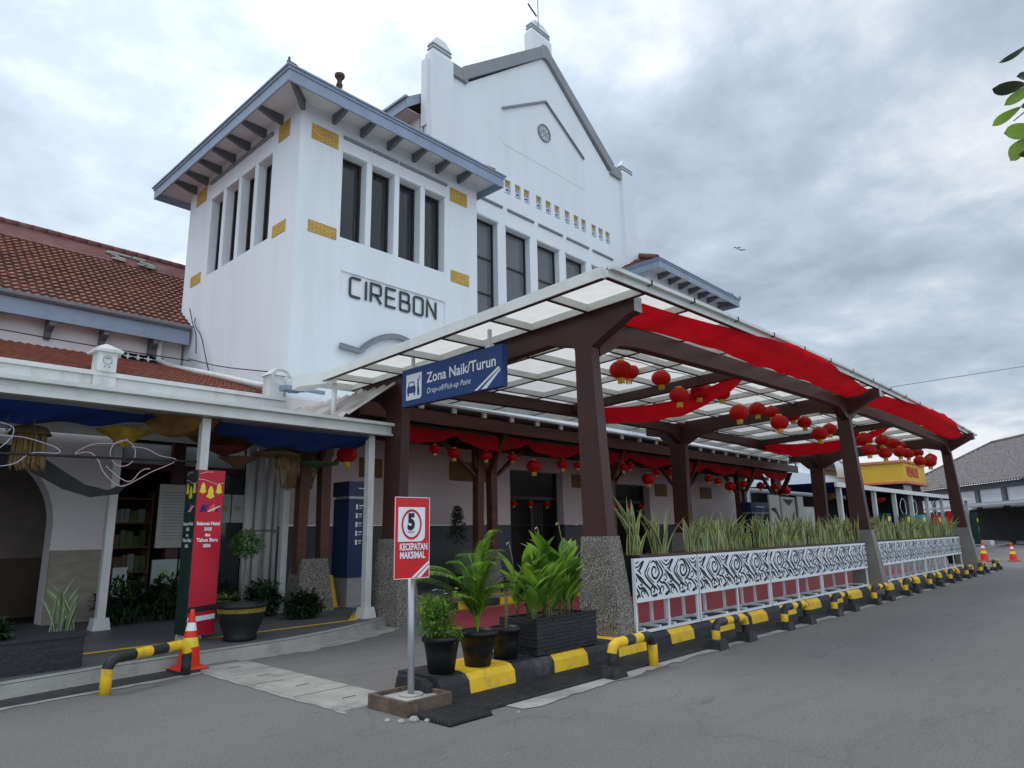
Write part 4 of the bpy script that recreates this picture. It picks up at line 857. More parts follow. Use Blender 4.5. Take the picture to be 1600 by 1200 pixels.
for y, h in ((5.97,.42),(10.6,.36)):
    for i in range(2):
        b = MB(); a, c = PX[i]+.14, PX[i+1]-.14; n = 20
        SK = SKF if y < 8 else SKR; s0, s1 = SK[PX[i]], SK[PX[i+1]]
        for q in range(n):
            t0, t1 = q/n, (q+1)/n; p, r_ = a+(c-a)*t0, a+(c-a)*t1; ya, yb = y+s0+(s1-s0)*t0, y+s0+(s1-s0)*t1
            hh = lambda t: h-.10+.30*(max(0, 1-t/.07)+max(0, 1-(1-t)/.07))**1.5
            b.hexa([(p,ya-.10,zt(p,y)-.165-hh(t0)),(r_,yb-.10,zt(r_,y)-.165-hh(t1)),(r_,yb+.10,zt(r_,y)-.165-hh(t1)),(p,ya+.10,zt(p,y)-.165-hh(t0))],[(p,ya-.10,zt(p,y)-.165),(r_,yb-.10,zt(r_,y)-.165),(r_,yb+.10,zt(r_,y)-.165),(p,ya+.10,zt(p,y)-.165)])
        b.build('long_beam', M['steel'], CP)

# ------------------------------------------------------------------ blue hanging sign
ZS = thing('hanging_sign', (7.4, 8.35, 3.83), 'blue hanging sign reading Zona Naik/Turun under the canopy edge', 'sign')
b = MB(); b.box(7.41, 7.53, 7.1, 9.58, 3.83, 4.50); b.build('board', M['sign_blue'], ZS)
PZ = lambda u, v, d_: (7.41-d_, 9.58-u, 3.83+v)
b = MB(); text_mesh(b, 'Zona Naik/Turun', .255, PZ, depth=.006, sx=.93, bold=.004)
v_ = [(a*1+.70, 0) for a in ()]
for i in range(len(b.v)): x, y, z = b.v[i]; b.v[i] = (x, y-.68, z+.34)
k0 = len(b.v); text_mesh(b, 'Drop-off/Pick-up Point', .135, PZ, depth=.006, sx=.88, shear=.25)
for i in range(k0, len(b.v)): x, y, z = b.v[i]; b.v[i] = (x, y-.68, z+.15)
b.build('lettering', M['sign_white'], ZS)
b = MB(); b.prism([(.12,.10),(.50,.10),(.54,.14),(.54,.56),(.12,.56)], lambda u,v: PZ(u,v,0), lambda u,v: PZ(u,v,.005))
b.prism([(1.86,.01),(1.93,.01),(2.42,.29),(2.42,.32),(2.38,.31)], lambda u,v: PZ(u,v,0), lambda u,v: PZ(u,v,.006)); b.prism([(2.02,.01),(2.14,.01),(2.44,.25),(2.44,.285)], lambda u,v: PZ(u,v,0), lambda u,v: PZ(u,v,.0065))
b.build('pictogram_panel', M['sign_white'], ZS)
b = MB()
def pc(pts, d=.009): b.prism(pts, lambda u,v: PZ(u,v,.005), lambda u,v: PZ(u,v,d))
pc([(.155,.22),(.375,.22),(.385,.30),(.36,.345),(.17,.345),(.145,.30)]); pc([(.165,.17),(.195,.17),(.195,.22),(.165,.22)]); pc([(.335,.17),(.365,.17),(.365,.22),(.335,.22)])
pc([(.175,.345),(.195,.345),(.215,.405),(.32,.405),(.34,.345),(.36,.345),(.33,.425),(.205,.425)])
pc([(.43,.16),(.45,.16),(.47,.28),(.46,.40),(.435,.40),(.43,.30)]); pc([(.47,.16),(.495,.16),(.475,.30),(.455,.30)]); pc([(.435,.38),(.46,.40),(.50,.50),(.49,.51)]); pc([(.435,.41),(.455,.41),(.455,.45),(.435,.45)])
b.build('pictogram', M['sign_blue'], ZS)
for y in (9.35, 7.42):
    h_ = MB(); h_.box(7.44,7.49,y-.025,y+.025,4.56,zt(7.4,y)-.1); h_.box(7.42,7.51,y-.06,y+.06,4.50,4.56); h_.build('hanger', M['canopy_white'], ZS)

# ------------------------------------------------------------------ speed sign in a planter box
SS = thing('speed_sign', (4.5, 5.55, 0), 'red and white speed sign with number 5 on a grey pole in a concrete box', 'sign')
b = MB(); b.tube([(4.50,5.60,.08),(4.47,5.585,1.25)], .032, 12); b.build('pole', M['galv'], SS)
b = MB(); b.box(4.17,4.73,5.26,5.30,0,.13); b.box(4.17,4.73,5.80,5.84,0,.13); b.box(4.17,4.21,5.301,5.799,0,.13); b.box(4.69,4.73,5.301,5.799,0,.13); b.box(4.211,4.689,5.301,5.799,0,.095,1); b.tube([(4.5,5.6,.095),(4.5,5.6,.11)],.12,9,1)
b.build('base_box', [mat('worn_brown_concrete', (.12,.085,.06), .85, .35, 6, .5, 40, damt=.6, dark=(.26,.24,.2), dscale=7), M['concrete']], SS)
SA = R(-4)
sx0, sy0 = 4.19, 5.50
def PSg(u, v, d_): return (sx0+u*math.cos(SA)+d_*math.sin(SA), sy0+u*math.sin(SA)-d_*math.cos(SA)+.0, 1.19+v)
b = MB(); b.prism([(0,0),(.42,0),(.42,.79),(0,.79)], lambda u,v: PSg(u,v,-.012), lambda u,v: PSg(u,v,0)); b.build('sign_plate', M['sign_red'], SS)
b = MB(); ribs = .006
for q in (((0,0),(.42,0),(.42,ribs),(0,ribs)),((0,.79-ribs),(.42,.79-ribs),(.42,.79),(0,.79)),((0,0),(ribs,0),(ribs,.79),(0,.79)),((.42-ribs,0),(.42,0),(.42,.79),(.42-ribs,.79))): b.prism(list(q), lambda u,v: PSg(u,v,.0002), lambda u,v: PSg(u,v,.0012))
b.prism([(.04,.355),(.30,.355),(.335,.365),(.355,.39),(.36,.42),(.36,.69),(.04,.69)], lambda u,v: PSg(u,v,0), lambda u,v: PSg(u,v,.002))
b.prism([(.205,.01),(.245,.01),(.412,.14),(.412,.165)], lambda u,v: PSg(u,v,0), lambda u,v: PSg(u,v,.0022)); b.prism([(.265,.01),(.315,.01),(.412,.10),(.412,.125)], lambda u,v: PSg(u,v,0), lambda u,v: PSg(u,v,.0023))
b.build('white_panel', M['sign_white'], SS)
b = MB(); n = 40; cu, cv = .198, .522
for i in range(n):
    a, c = 2*math.pi*i/n, 2*math.pi*(i+1)/n; q = lambda r,t: PSg(cu+r*.85*math.cos(t), cv+r*1.05*math.sin(t), .0045)
    b.poly([q(.118,a),q(.142,a),q(.142,c),q(.118,c)])
b.build('ring', M['sign_red'], SS)
b = MB(); text_mesh(b, '5', .21, lambda u,v,d_: PSg(cu-.048+u, cv-.045+v, d_), depth=.005, sx=.82, bold=.012); text_mesh(b, 'KM/JAM', .028, lambda u,v,d_: PSg(cu-.047+u, cv-.085+v, d_), depth=.005, sx=.9); b.build('numeral', M['ink'], SS)
b = MB()
for s_, z in (('KECEPATAN', .275), ('MAKSIMAL', .195)): text_mesh(b, s_, .088, lambda u,v,d_: PSg((.058 if s_[0]=='K' else .062)+u, z+v, d_), depth=.004, sx=.68 if s_[0]=='K' else .72, bold=.003)
b.build('lettering', M['sign_white'], SS)

# ------------------------------------------------------------------ batik planter fences + snake plants
P_ = .80
def batik(mb, u0, u1, fm, m):
    cl_ = (u0+.02, u1-.02, .035, .545)
    k = 0
    for j in range(-1, int((u1-u0)/P_)+2):
        o = u0+j*P_+((u0*7.3) % .2)
        T = [([(.44,.36),(.47,.40),(.45,.44),(.39,.44),(.35,.37),(.39,.30),(.47,.29),(.55,.36),(.52,.43),(.47,.50),(.40,.53),(.34,.50)],.028),
             ([(.33,.54),(.22,.43),(.17,.36),(.27,.26),(.38,.19),(.45,.15),(.50,.12)],.026),
             ([(.30,.45),(.235,.36),(.31,.28),(.41,.225)],.018),
             ([(.47,.54),(.56,.46),(.64,.37),(.60,.30),(.52,.25),(.47,.22)],.030),
             ([(.55,.54),(.63,.47),(.70,.41)],.018),
             ([(.62,.54),(.70,.48),(.78,.46),(.86,.50),(.92,.54)],.018),
             ([(.69,.55),(.76,.515),(.83,.545)],.016),
             ([(.02,.40),(.06,.45),(.13,.52),(.15,.55)],.036),
             ([(-.04,.37),(.02,.33),(.08,.30),(.14,.24),(.22,.19),(.29,.14),(.32,.09)],.030),
             ([(.02,.27),(.06,.31),(.10,.25),(.06,.21),(.03,.24)],.020),
             ([(-.03,.22),(.03,.17),(.12,.17),(.20,.10),(.24,.05)],.028),
             ([(.10,.045),(.05,.09),(.08,.14),(.14,.12),(.12,.085)],.020),
             ([(.60,.045),(.555,.10),(.59,.17),(.65,.14),(.62,.095)],.020),
             ([(.54,.25),(.60,.22),(.68,.21),(.76,.15),(.80,.10),(.82,.05)],.028),
             ([(.66,.30),(.72,.34),(.75,.28),(.70,.245),(.665,.27)],.018),
             ([(.32,.045),(.30,.12),(.34,.18),(.40,.15),(.385,.10),(.355,.11)],.022),
             ([(.34,.05),(.40,.045),(.47,.07)],.040),([(.68,.05),(.73,.06),(.77,.08)],.034),([(-.1,.05),(-.05,.06),(0,.10)],.034),
             ([(.70,.40),(.76,.36),(.82,.30),(.88,.25)],.026),([(.77,.43),(.84,.39),(.88,.36)],.018),([(.46,.20),(.52,.16),(.545,.10),(.50,.06)],.024)]
        for pts, w_ in T:
            ps = [(o+a, b) for a, b in pts]
            if max(p[0] for p in ps) < cl_[0] or min(p[0] for p in ps) > cl_[1]: continue
            k += 1; ribbon2(mb, ps, w_*1.28, fm, m, .0015+.0001*(k % 40), True, cl_, 4)
mods = [(8.34,10.10),(10.15,12.80),(12.85,15.45),(15.5,18.55),(19.3,21.65),(21.7,24.2),(24.25,26.75),(26.8,29.3)]
plab = ['first trough planter beside the near post, white batik screen and sparse plants','second trough planter from the near post with white batik screen','third trough planter from the near post with white batik screen','fourth trough planter, the last before the middle post','first batik trough planter beyond the middle post','second batik trough planter beyond the middle post','third batik trough planter beyond the middle post','last batik trough planter beside the far post']
for i, (a, b_) in enumerate(mods):
    t = thing('trough_planter', ((a+b_)/2, 5.75, .226), plab[i], 'planter', 'batik screened planters between the canopy posts')
    m = MB(); m.box(a,b_,5.495,5.51,.64,1.235); fm = lambda u,v,d_: (u,5.495-d_,.655+v)
    batik(m, a, b_, fm, 1); m.build('batik_screen', [M['white_metal'], M['ink']], t)
    m = MB(); m.box(a,b_,5.50,5.545,.226,.262); m.box(a,a+.035,5.512,5.545,.2625,1.235); m.box(b_-.035,b_,5.512,5.545,.2625,1.235); m.box((a+b_)/2-.018,(a+b_)/2+.018,5.512,5.54,.2625,.64)
    m.box(a,b_,5.95,5.99,.226,.256)
    n_ = 4
    for q in range(n_):
        x = a+.25+(b_-a-.5)*q/(n_-1); m.box(x-.022,x+.022,5.93,5.97,.257,.70); m.box(x-.02,x+.02,5.546,5.929,.257,.285)
    m.build('frame', M['white_metal'], t)
    m = MB(); m.box(a+(.22 if i in (0,4) else .04),b_-.04,5.56,5.92,.70,1.255); m.build('trough', M['black'], t)
    m = MB(); ar = a+(.2 if i in (0,4) else 0); m.box(ar,b_-.0,5.53,5.56,1.237,1.275); m.box(ar,b_-.0,5.92,5.95,1.237,1.275); m.box(ar,ar+.03,5.561,5.919,1.237,1.275); m.box(b_-.03,b_,5.561,5.919,1.237,1.275); m.build('rim', M['steel'], t)
    m = MB(); m.grid(lambda u,v: (a+.24+(b_-a-.29)*u, 5.57+.34*v, 1.258+random.uniform(0,.012)), 30, 4); m.build('soil', M['soil'], t)
def blade(mb, x, y, z, h, w_, lean, az, tw, m0=0, m1=1):
    n = 6; L = []
    for i in range(n+1):
        t = i/n; r_ = lean*h*t**1.7; cx, cy, cz = x+r_*math.cos(az), y+r_*math.sin(az), z+h*t*(1-.12*lean*t)
        ww = w_*(.55+1.1*t-1.6*t**3+(-.05*t)) if t < 1 else .002; ww = max(ww, .002)
        a2 = tw+t*.5; s_ = Vector((math.cos(a2), math.sin(a2), 0)); nrm = Vector((-s_.y, s_.x, 0)); c = Vector((cx,cy,cz))
        L.append([c-s_*ww/2, c-s_*ww*.33-nrm*ww*.10, c+s_*0-nrm*ww*.14, c+s_*ww*.33-nrm*ww*.10, c+s_*ww/2])
    for i in range(n):
        for k_ in range(4): mb.poly([L[i][k_], L[i][k_+1], L[i+1][k_+1], L[i+1][k_]], m1 if k_ in (0,3) else m0, True)
variants = []
for vi in range(6):
    m = MB()
    for q in range(13):
        tall = vi >= 4
        h_ = random.uniform(.38,.62) if not tall else random.uniform(.35,.95)
        blade(m, random.uniform(-.13,.13), random.uniform(-.11,.11), 0, h_, random.uniform(.055,.08), random.choice((random.uniform(.02,.35),random.uniform(.02,.35),random.uniform(.3,.95))), random.uniform(0,6.28), random.uniform(-.8,.8)+R(-30))
    variants.append(m)
snake_src = None; srcs = []
spots = []
for i, (a, b_) in enumerate(mods):
    if i == 0: spots += [(8.80,5.74,4,'snake plant clump nearest the canopy post, leaning blades'),(9.45,5.74,5,'tallest snake plant clump, second from the near post')]
    else:
        n = int((b_-a-.1)/.29)
        for q in range(n): spots.append((a+.2+q*.29+random.uniform(-.03,.03), 5.74+random.uniform(-.05,.05), random.randrange(4), 'one of the many yellow-edged snake plants packed in the trough planters'))
first = {}
for (x, y, vi, lb) in spots:
    if vi not in first:
        o = variants[vi].build('snake_plant', [M['snake_green'], M['snake_edge']], label=lb, cat='plant', group='snake plants in the trough planters', origin=(0,0,0)); first[vi] = o; o.location = (x,y,1.255)
        if vi >= 4: del o['group']
    else:
        o = first[vi].copy(); COL.objects.link(o); o.location = (x,y,1.255); o.rotation_euler = (0,0,random.choice((0,math.pi))+random.uniform(-.3,.3)); s_ = random.uniform(.80,1.32); q_ = random.uniform(.9,1.2); o.scale = (q_,q_,s_); o['label'] = lb

# ------------------------------------------------------------------ black / yellow pipe rails
def rail(x0, x1, y, label, h=.36, blocks=(True,True), swap=False, y1=None):
    y1 = y if y1 is None else y1
    t = thing('barrier_rail', ((x0+x1)/2, (y+y1)/2, 0), label, 'barrier', 'black and yellow pipe rails along the kerb')
    r_ = .058; pts = [(x0,y,.0),(x0,y,h*.45),(x0,y,h-.10),(x0+.03,y,h-.03),(x0+.10,y+(y1-y)*.1,h)]
    L = x1-x0
    for f in (.3,.5,.7): pts.append((x0+L*f, y+(y1-y)*f, h))
    pts += [(x1-.10,y1,h),(x1-.03,y1,h-.03),(x1,y1,h-.10),(x1,y1,h*.45),(x1,y1,0)]
    c = [0,0,1,1,1,0,1,0,0,0,1,1] if swap else [1,1,0,0,0,1,0,1,1,1,0,0]
    m = MB(); m.tube(pts, r_, 12, mats=c); m.build('rail', [M['black'], M['yellow']], t)
    for x, yy, f in ((x0,y,blocks[0]),(x1,y1,blocks[1])):
        if f:
            m = MB(); m.hexa([(x-.13,yy-.12,0),(x+.13,yy-.12,0),(x+.13,yy+.12,0),(x-.13,yy+.12,0)],[(x-.11,yy-.10,.13),(x+.11,yy-.10,.13),(x+.11,yy+.10,.13),(x-.11,yy+.10,.13)]); m.build('foot_block', M['black'], t)
    return t
rail(6.76, 7.62, 4.82, 'rail in front of the near pebble post, black left foot, bare yellow right leg', .36, (True, False), True)
rx = [(9.22,10.15),(11.6,12.55),(13.95,14.9),(16.4,17.4),(18.85,19.75),(21.2,22.2),(23.6,24.5),(25.85,26.7),(28.1,29.0),(30.6,31.5)]
on = ['second','third','fourth','fifth','sixth','seventh','eighth','ninth','tenth','eleventh and last']
for (a, b_), n_ in zip(rx, on): rail(a, b_, 4.80, n_+' black and yellow rail counted from the near post', .34)
rail(2.72, 3.72, 8.55, 'lone yellow and black rail at the left kerb in front of the cone', .36, (None, False), False, 8.95)

# ------------------------------------------------------------------ cones
def cone(x, y, s_, label):
    t = thing('traffic_cone', (x,y,0), label, 'cone', 'red traffic cones')
    m = MB(); H_ = .92*s_
    prof = [(.17,.04),(.155,.20),(.135,.36),(.105,.50),(.085,.60),(.06,.72),(.045,.82),(.028,H_/s_)]
    m.lathe([(a*s_, b*s_) for a, b in prof]+[(0,H_)], (x,y,0), 20, mats=[0,0,1,0,2,0,0,0]); m.build('cone_body', [M['orange_red'], M['refl_yellow'], M['sign_white']], t)
    m = MB(); q = .24*s_; m.hexa([(x-q,y-q,0),(x+q,y-q,0),(x+q,y+q,0),(x-q,y+q,0)],[(x-q*.97,y-q*.97,.03),(x+q*.97,y-q*.97,.03),(x+q*.97,y+q*.97,.03),(x-q*.97,y+q*.97,.03)]); m.build('rubber_foot', M['black'], t)
    m = MB(); m.hexa([(x-q*.9,y-q*.9,.031),(x+q*.9,y-q*.9,.031),(x+q*.9,y+q*.9,.031),(x-q*.9,y+q*.9,.031)],[(x-q*.8,y-q*.8,.06),(x+q*.8,y-q*.8,.06),(x+q*.8,y+q*.8,.06),(x-q*.8,y+q*.8,.06)]); m.build('cone_foot', M['orange_red'], t)
cone(3.86, 9.22, .80, 'near red cone with white and yellow bands beside the red banner')
cone(38.5, 6.35, .98, 'left of the two far red cones beyond the last canopy post')
cone(38.85, 5.30, .9, 'right of the two far red cones, out on the asphalt')

# ------------------------------------------------------------------ banner box around the post
BN = thing('banner_box', (4.58, 10.78, .3), 'tall red and green holiday banner box around the awning post behind the cone', 'banner')
bx0, bx1, by0, by1 = 4.37, 4.77, 10.60, 11.0
m = MB(); m.box(bx0,bx1,by0,by0+.015,.24,2.64); m.build('red_face', mat('banner_red', (.50,.008,.03), .45, .12, 1.2), BN)
m = MB(); m.box(bx0-.016,bx0-.001,by0,by1,.24,2.64); m.build('green_face', mat('banner_green', (.010,.035,.025), .45, .2, 1.5), BN)
m = MB(); m.box(bx0,bx1,by1-.01,by1,.24,2.64); m.box(bx1+.001,bx1+.01,by0,by1,.24,2.64); m.build('back_faces', M['dark_green'], BN)
PB = lambda u, v, d_: (bx0+u, by0-d_, v); PG = lambda u, v, d_: (bx0-.016-d_, by1-u, v)
for P, nm, fx in ((PB,'red',1.0),(PG,'green',1.0)):
    m = MB()
    for cx, cz, s_ in ((.08,2.37,.85),(.20,2.31,1.0),(.325,2.37,.85)):
        m.prism([(cx+a*s_*.07, cz+b*s_*.1) for a, b in ((-.9,-.7),(0,-1.05),(.9,-.7),(.6,-.3),(.55,.35),(.25,.7),(.15,.9),(-.15,.9),(-.25,.7),(-.55,.35),(-.6,-.3))], lambda u,v: P(u,v,0), lambda u,v: P(u,v,.003))
    m.build('bells', M['refl_yellow'], BN)
    m = MB(); ribbon2(m, [(.0,2.50),(.10,2.49),(.22,2.45),(.32,2.43),(.40,2.46)], .012, P, 0, .002, False); ribbon2(m, [(.02,2.58),(.12,2.61),(.22,2.615)], .012, P, 0, .002, False); m.build('ribbon', mat('pink_print', (.7,.3,.3), .5, .1), BN)
    m = MB()
    for s_, z, h_ in (('Selamat Natal',1.815,.068),('2025',1.735,.062),('dan',1.65,.062),('Tahun Baru',1.57,.074),('2026',1.49,.062)): text_mesh(m, s_, h_, lambda u,v,d_: P(.2+u, z+v, d_), depth=.003, sx=.92, align='CENTER', bold=.0028)
    m.build('lettering', M['sign_white'], BN)
    m = MB()
    def kai(off, dd, mi):
        e = off
        for pts in ([(.05,0),(.10,0),(.135,.11),(.085,.11)],[(.10,.05),(.165,.11),(.20,.11),(.14,.055),(.17,0),(.12,0)]): m.prism([(u+0, 2.01+v) for u, v in pts], lambda u,v: P(u,v,.001), lambda u,v: P(u,v,dd), 0)
        m.prism([(.17,2.01),(.235,2.12),(.275,2.12),(.28,2.01),(.245,2.01),(.24,2.075),(.205,2.01)], lambda u,v: P(u,v,.001), lambda u,v: P(u,v,dd), 1)
        m.prism([(.285,2.01),(.32,2.01),(.345,2.085),(.31,2.085)], lambda u,v: P(u,v,.001), lambda u,v: P(u,v,dd), 0); m.prism([(.32,2.095),(.35,2.10),(.355,2.12),(.325,2.12)], lambda u,v: P(u,v,.001), lambda u,v: P(u,v,dd), 0)
        m.prism([(.16,2.012),(.20,2.012),(.37,2.10),(.35,2.105)], lambda u,v: P(u,v,.001), lambda u,v: P(u,v,dd+.002), 2)
    kai(0, .004, 0); m.build('logo', [mat('logo_blue_%s' % nm, (.012,.014,.16), .5, .05), mat('logo_orange_%s' % nm, (.75,.12,.05), .5, .05), M['sign_white']], BN)
m = MB(); m.prism([(0,.42),(.40,.45),(.40,.52),(0,.49)], lambda u,v: PB(u,v,0), lambda u,v: PB(u,v,.003)); m.build('white_band', M['sign_white'], BN)
m = MB(); m.prism([(0,.55),(.40,.58),(.40,.66),(0,.63)], lambda u,v: PB(u,v,0), lambda u,v: PB(u,v,.003)); m.build('black_band', M['ink'], BN)

# ------------------------------------------------------------------ information totem
TT = thing('information_totem', (8.95, 13.2, .15), 'tall dark blue information totem with white icons under the awning end', 'totem')
m = MB(); m.box(8.62,9.15,12.95,13.55,.75,2.42); m.box(8.60,9.17,12.93,13.57,2.48,2.80); m.build('body', M['navy'], TT)
m = MB(); m.box(8.64,9.13,12.97,13.53,2.421,2.479); m.build('silver_band', M['galv'], TT)
m = MB(); m.box(8.66,9.11,12.99,13.51,.15,.749); m.build('plinth', mat('grey_plinth', (.32,.31,.33), .5, .08), TT)
m = MB()
for i in range(5):
    z = 2.25-i*.19; m.box(8.80,8.85,12.945,12.949,z-.06,z+.05); m.box(8.88,8.88+(.20 if i == 0 else .09-.01*(i%3)),12.945,12.949,z+.01,z+.035); m.box(8.88,8.95,12.945,12.949,z-.04,z-.025)
m.box(8.84,8.98,12.925,12.929,2.64,2.66); m.box(9.02,9.06,12.925,12.929,2.60,2.68); m.build('icons', M['sign_white'], TT)
TB = thing('information_totem', (28.5,12.6,.15), 'second dark blue totem seen over the snake plants, far under the canopy', 'totem')
m = MB(); m.box(27.9,29.4,12.4,12.9,.15,2.25); m.box(27.6,29.6,12.38,12.92,2.32,2.72); m.build('body', M['navy'], TB); m = MB(); m.box(27.7,29.5,12.39,12.91,2.251,2.319); m.build('silver_band', M['galv'], TB)
m = MB(); m.box(28.1,28.9,12.37,12.375,2.52,2.56); m.box(28.3,28.9,12.39,12.395,1.95,2.0); m.build('icons', M['sign_white'], TB)
# yellow folding floor sign
ys_ = MB(); 
for s_ in (-1,1): ys_.hexa([(8.36,13.38+s_*.16,.15),(8.60,13.38+s_*.16,.15),(8.60,13.38+s_*.145,.15),(8.36,13.38+s_*.145,.15)],[(8.42,13.38+s_*.02,.80),(8.54,13.38+s_*.02,.80),(8.54,13.38+s_*.005,.80),(8.42,13.38+s_*.005,.80)])
ys_.build('floor_sign', M['yellow'], label='yellow folding wet floor sign left of the blue totem', cat='floor sign')
# grey kiosk cabinet
cb = thing('cabinet', (13.3,13.7,.15), 'pale grey cabinet with dark slot beside the dark doorway', 'cabinet')
m = MB(); m.box(12.9,13.75,13.5,13.95,.15,1.2); m.build('body', mat('pale_grey_laminate', (.35,.36,.38), .4, .05), cb); m = MB(); m.box(13.1,13.2,13.49,13.5,.7,1.0); m.box(13.3,13.36,13.6,13.66,1.2,1.36); m.build('slot', M['ink'], cb)

# ------------------------------------------------------------------ plants
def leaf(mb, base, d, up, L, w_, droop, m=0, fold=.15, n=5):
    d = Vector(d).normalized(); up = Vector(up); side = d.cross(up).normalized(); nn = side.cross(d).normalized(); P = Vector(base); rows = []
    cur = d.copy()
    for i in range(n+1):
        t = i/n; ww = w_*math.sin(math.pi*min(.98, .08+.92*t)**.8)**.9 if i < n else 0; ww = max(ww, .001)
        n2 = side.cross(cur).normalized(); rows.append((P-side*ww/2+n2*ww*fold, P.copy(), P+side*ww/2+n2*ww*fold))
        cur = (cur+Vector((0,0,-droop/n))).normalized(); P = P+cur*(L/n)
    for i in range(n):
        for k_ in range(2): mb.poly([rows[i][k_], rows[i][k_+1], rows[i+1][k_+1], rows[i+1][k_]], m, True)
def leaf_ball(mb, c, rad, n, s_, m=0, sq=(1,1,1), jitter=.35, m2=None, hollow=.55):
    for i in range(n):
        v = Vector((random.gauss(0,1), random.gauss(0,1), random.gauss(0,1))).normalized(); r_ = rad*(hollow+(1-hollow)*random.random()**.6)*(1+jitter*.3*math.sin(v.x*5+v.y*7)+jitter*.25*math.sin(v.z*6+2))
        p = Vector((c[0]+v.x*r_*sq[0], c[1]+v.y*r_*sq[1], c[2]+v.z*r_*sq[2])); d = (v+Vector((random.uniform(-.9,.9),random.uniform(-.9,.9),random.uniform(-.6,.9)))).normalized()
        leaf(mb, p, d, (random.uniform(-.3,.3),random.uniform(-.3,.3),1), s_*random.uniform(.7,1.3), s_*.5, .4, (m2 if m2 is not None and random.random() < .35 else m), n=2)
def pot(x, y, z, r0, r1, h, name_parent, m='pot_black', rim=.02, band=None):
    q = MB(); q.lathe([(r0*.9,0),(r0,.0),(r0*.5+r1*.5,h*.5),(r1,h-.05),(r1+rim,h-.05),(r1+rim,h),(r1-.015,h),(r1-.02,h-.05)], (x,y,z), 28); q.build('pot', M[m], name_parent)
    q = MB(); q.lathe([(r1-.018,h-.05),(r1*.5,h-.035),(.0,h-.03)], (x,y,z), 20); q.build('soil', M['soil'], name_parent)
# murraya shrub with white flowers
ZK = .226
t = thing('potted_shrub', (5.0,5.72,ZK), 'small leafy shrub with white flowers in a black pot nearest the sign', 'potted plant')
X, Y = 4.95, 5.67; pot(X,Y,ZK,.135,.185,.36,t)
q = MB()
for i in range(8): a = i*.8; q.tube([(X,Y,ZK+.3),(X+.05*math.cos(a),Y+.05*math.sin(a),ZK+.45),(X+.14*math.cos(a),Y+.14*math.sin(a),ZK+.62)], [.01,.008,.004], 5)
q.build('stems', M['stem'], t)
q = MB()
for i in range(17):
    a = random.uniform(0,6.28); r_ = random.uniform(0,.18); leaf_ball(q, (X-.03+r_*1.15*math.cos(a),Y+r_*math.sin(a),ZK+.38+random.uniform(0,.30)), .105, 130, .038, 0, hollow=.2, m2=1)
q.build('foliage', [M['green_leaf'], M['bright_leaf']], t)
q = MB()
for i in range(9):
    a = random.uniform(0,6.28); c = (X+random.uniform(-.12,.2),Y+random.uniform(-.15,.15),ZK+.78+random.uniform(-.04,.04))
    for k_ in range(5): leaf(q, c, (math.cos(k_*1.26),math.sin(k_*1.26),.6), (0,0,1), .03, .018, .2, n=2)
q.build('flowers', M['sign_white'], t)
# areca palm
t = thing('potted_palm', (5.66,5.75,ZK), 'feathery green palm in a wide rimmed black pot, middle of the kerb pots', 'potted plant')
X, Y = 5.46, 5.66; pot(X,Y,ZK,.14,.20,.36,t,rim=.03)
q = MB(); s2 = MB()
fr = [(0.1,.40,1.15),(2.5,.70,.95),(3.0,.85,.90),(4.2,.45,1.0),(5.3,.30,1.05),(5.8,.25,1.42),(1.2,.4,1.1),(2.0,.35,1.0),(3.6,.35,.8),(.6,.45,.95),(2.7,1.0,.82),(6.1,.14,1.25),(4.8,.5,.7),(3.3,.6,.6)]
for az, ln, h_ in fr:
    P = []; n = 16
    for i in range(n+1):
        u = i/n; P.append(Vector((X+ln*.74*math.cos(az)*u**1.8, Y+ln*.74*math.sin(az)*u**1.8, ZK+.32+h_*(1.25*u-.42*u**3)*.92)))
    s2.tube(P, [.011*(1-i/n)+.003 for i in range(n+1)], 5)
    for i in range(4, n+1):
        d = (P[min(i+1,n)]-P[i-1]).normalized(); side = d.cross(Vector((0,0,1))).normalized()
        for sg in (-1,1):
            for sub in (0,.33,.66):
                p = P[i].lerp(P[min(i+1,n)], sub); Ll = (.25-.12*abs(i/n-.55)*2)
                leaf(q, p, side*sg+d*.9+Vector((0,0,.25)), (0,0,1), Ll, .019, .8, 0 if random.random() < .6 else 1, n=3)
s2.build('stems', M['bright_leaf'], t); q.build('fronds', [M['green_leaf'], M['bright_leaf']], t)
# dark foliage small pot (third)
t = thing('potted_croton', (6.2,5.78,ZK), 'thin stemmed dark-leaved plant in a small black pot beside the planter box', 'potted plant')
X, Y = 5.96, 5.72; pot(X,Y,ZK,.13,.165,.34,t,rim=.015)
q = MB(); q.tube([(X,Y,ZK+.3),(X+.01,Y,ZK+.6),(X-.01,Y,ZK+.85)], .011, 6); q.tube([(X+.03,Y,ZK+.3),(X+.04,Y,ZK+.75)], .008, 5); q.build('stems', M['stem'], t)
q = MB()
for i in range(26): a = random.uniform(0,6.28); leaf(q, (X,Y,ZK+.76+random.uniform(0,.14)), (math.cos(a),math.sin(a),random.uniform(-.1,.7)), (0,0,1), random.uniform(.12,.2), .05, .7, 1 if i % 3 else 0, n=4)
q.build('foliage', [M['green_leaf'], mat('maroon_leaf', (.035,.015,.015), .5, .3)], t)
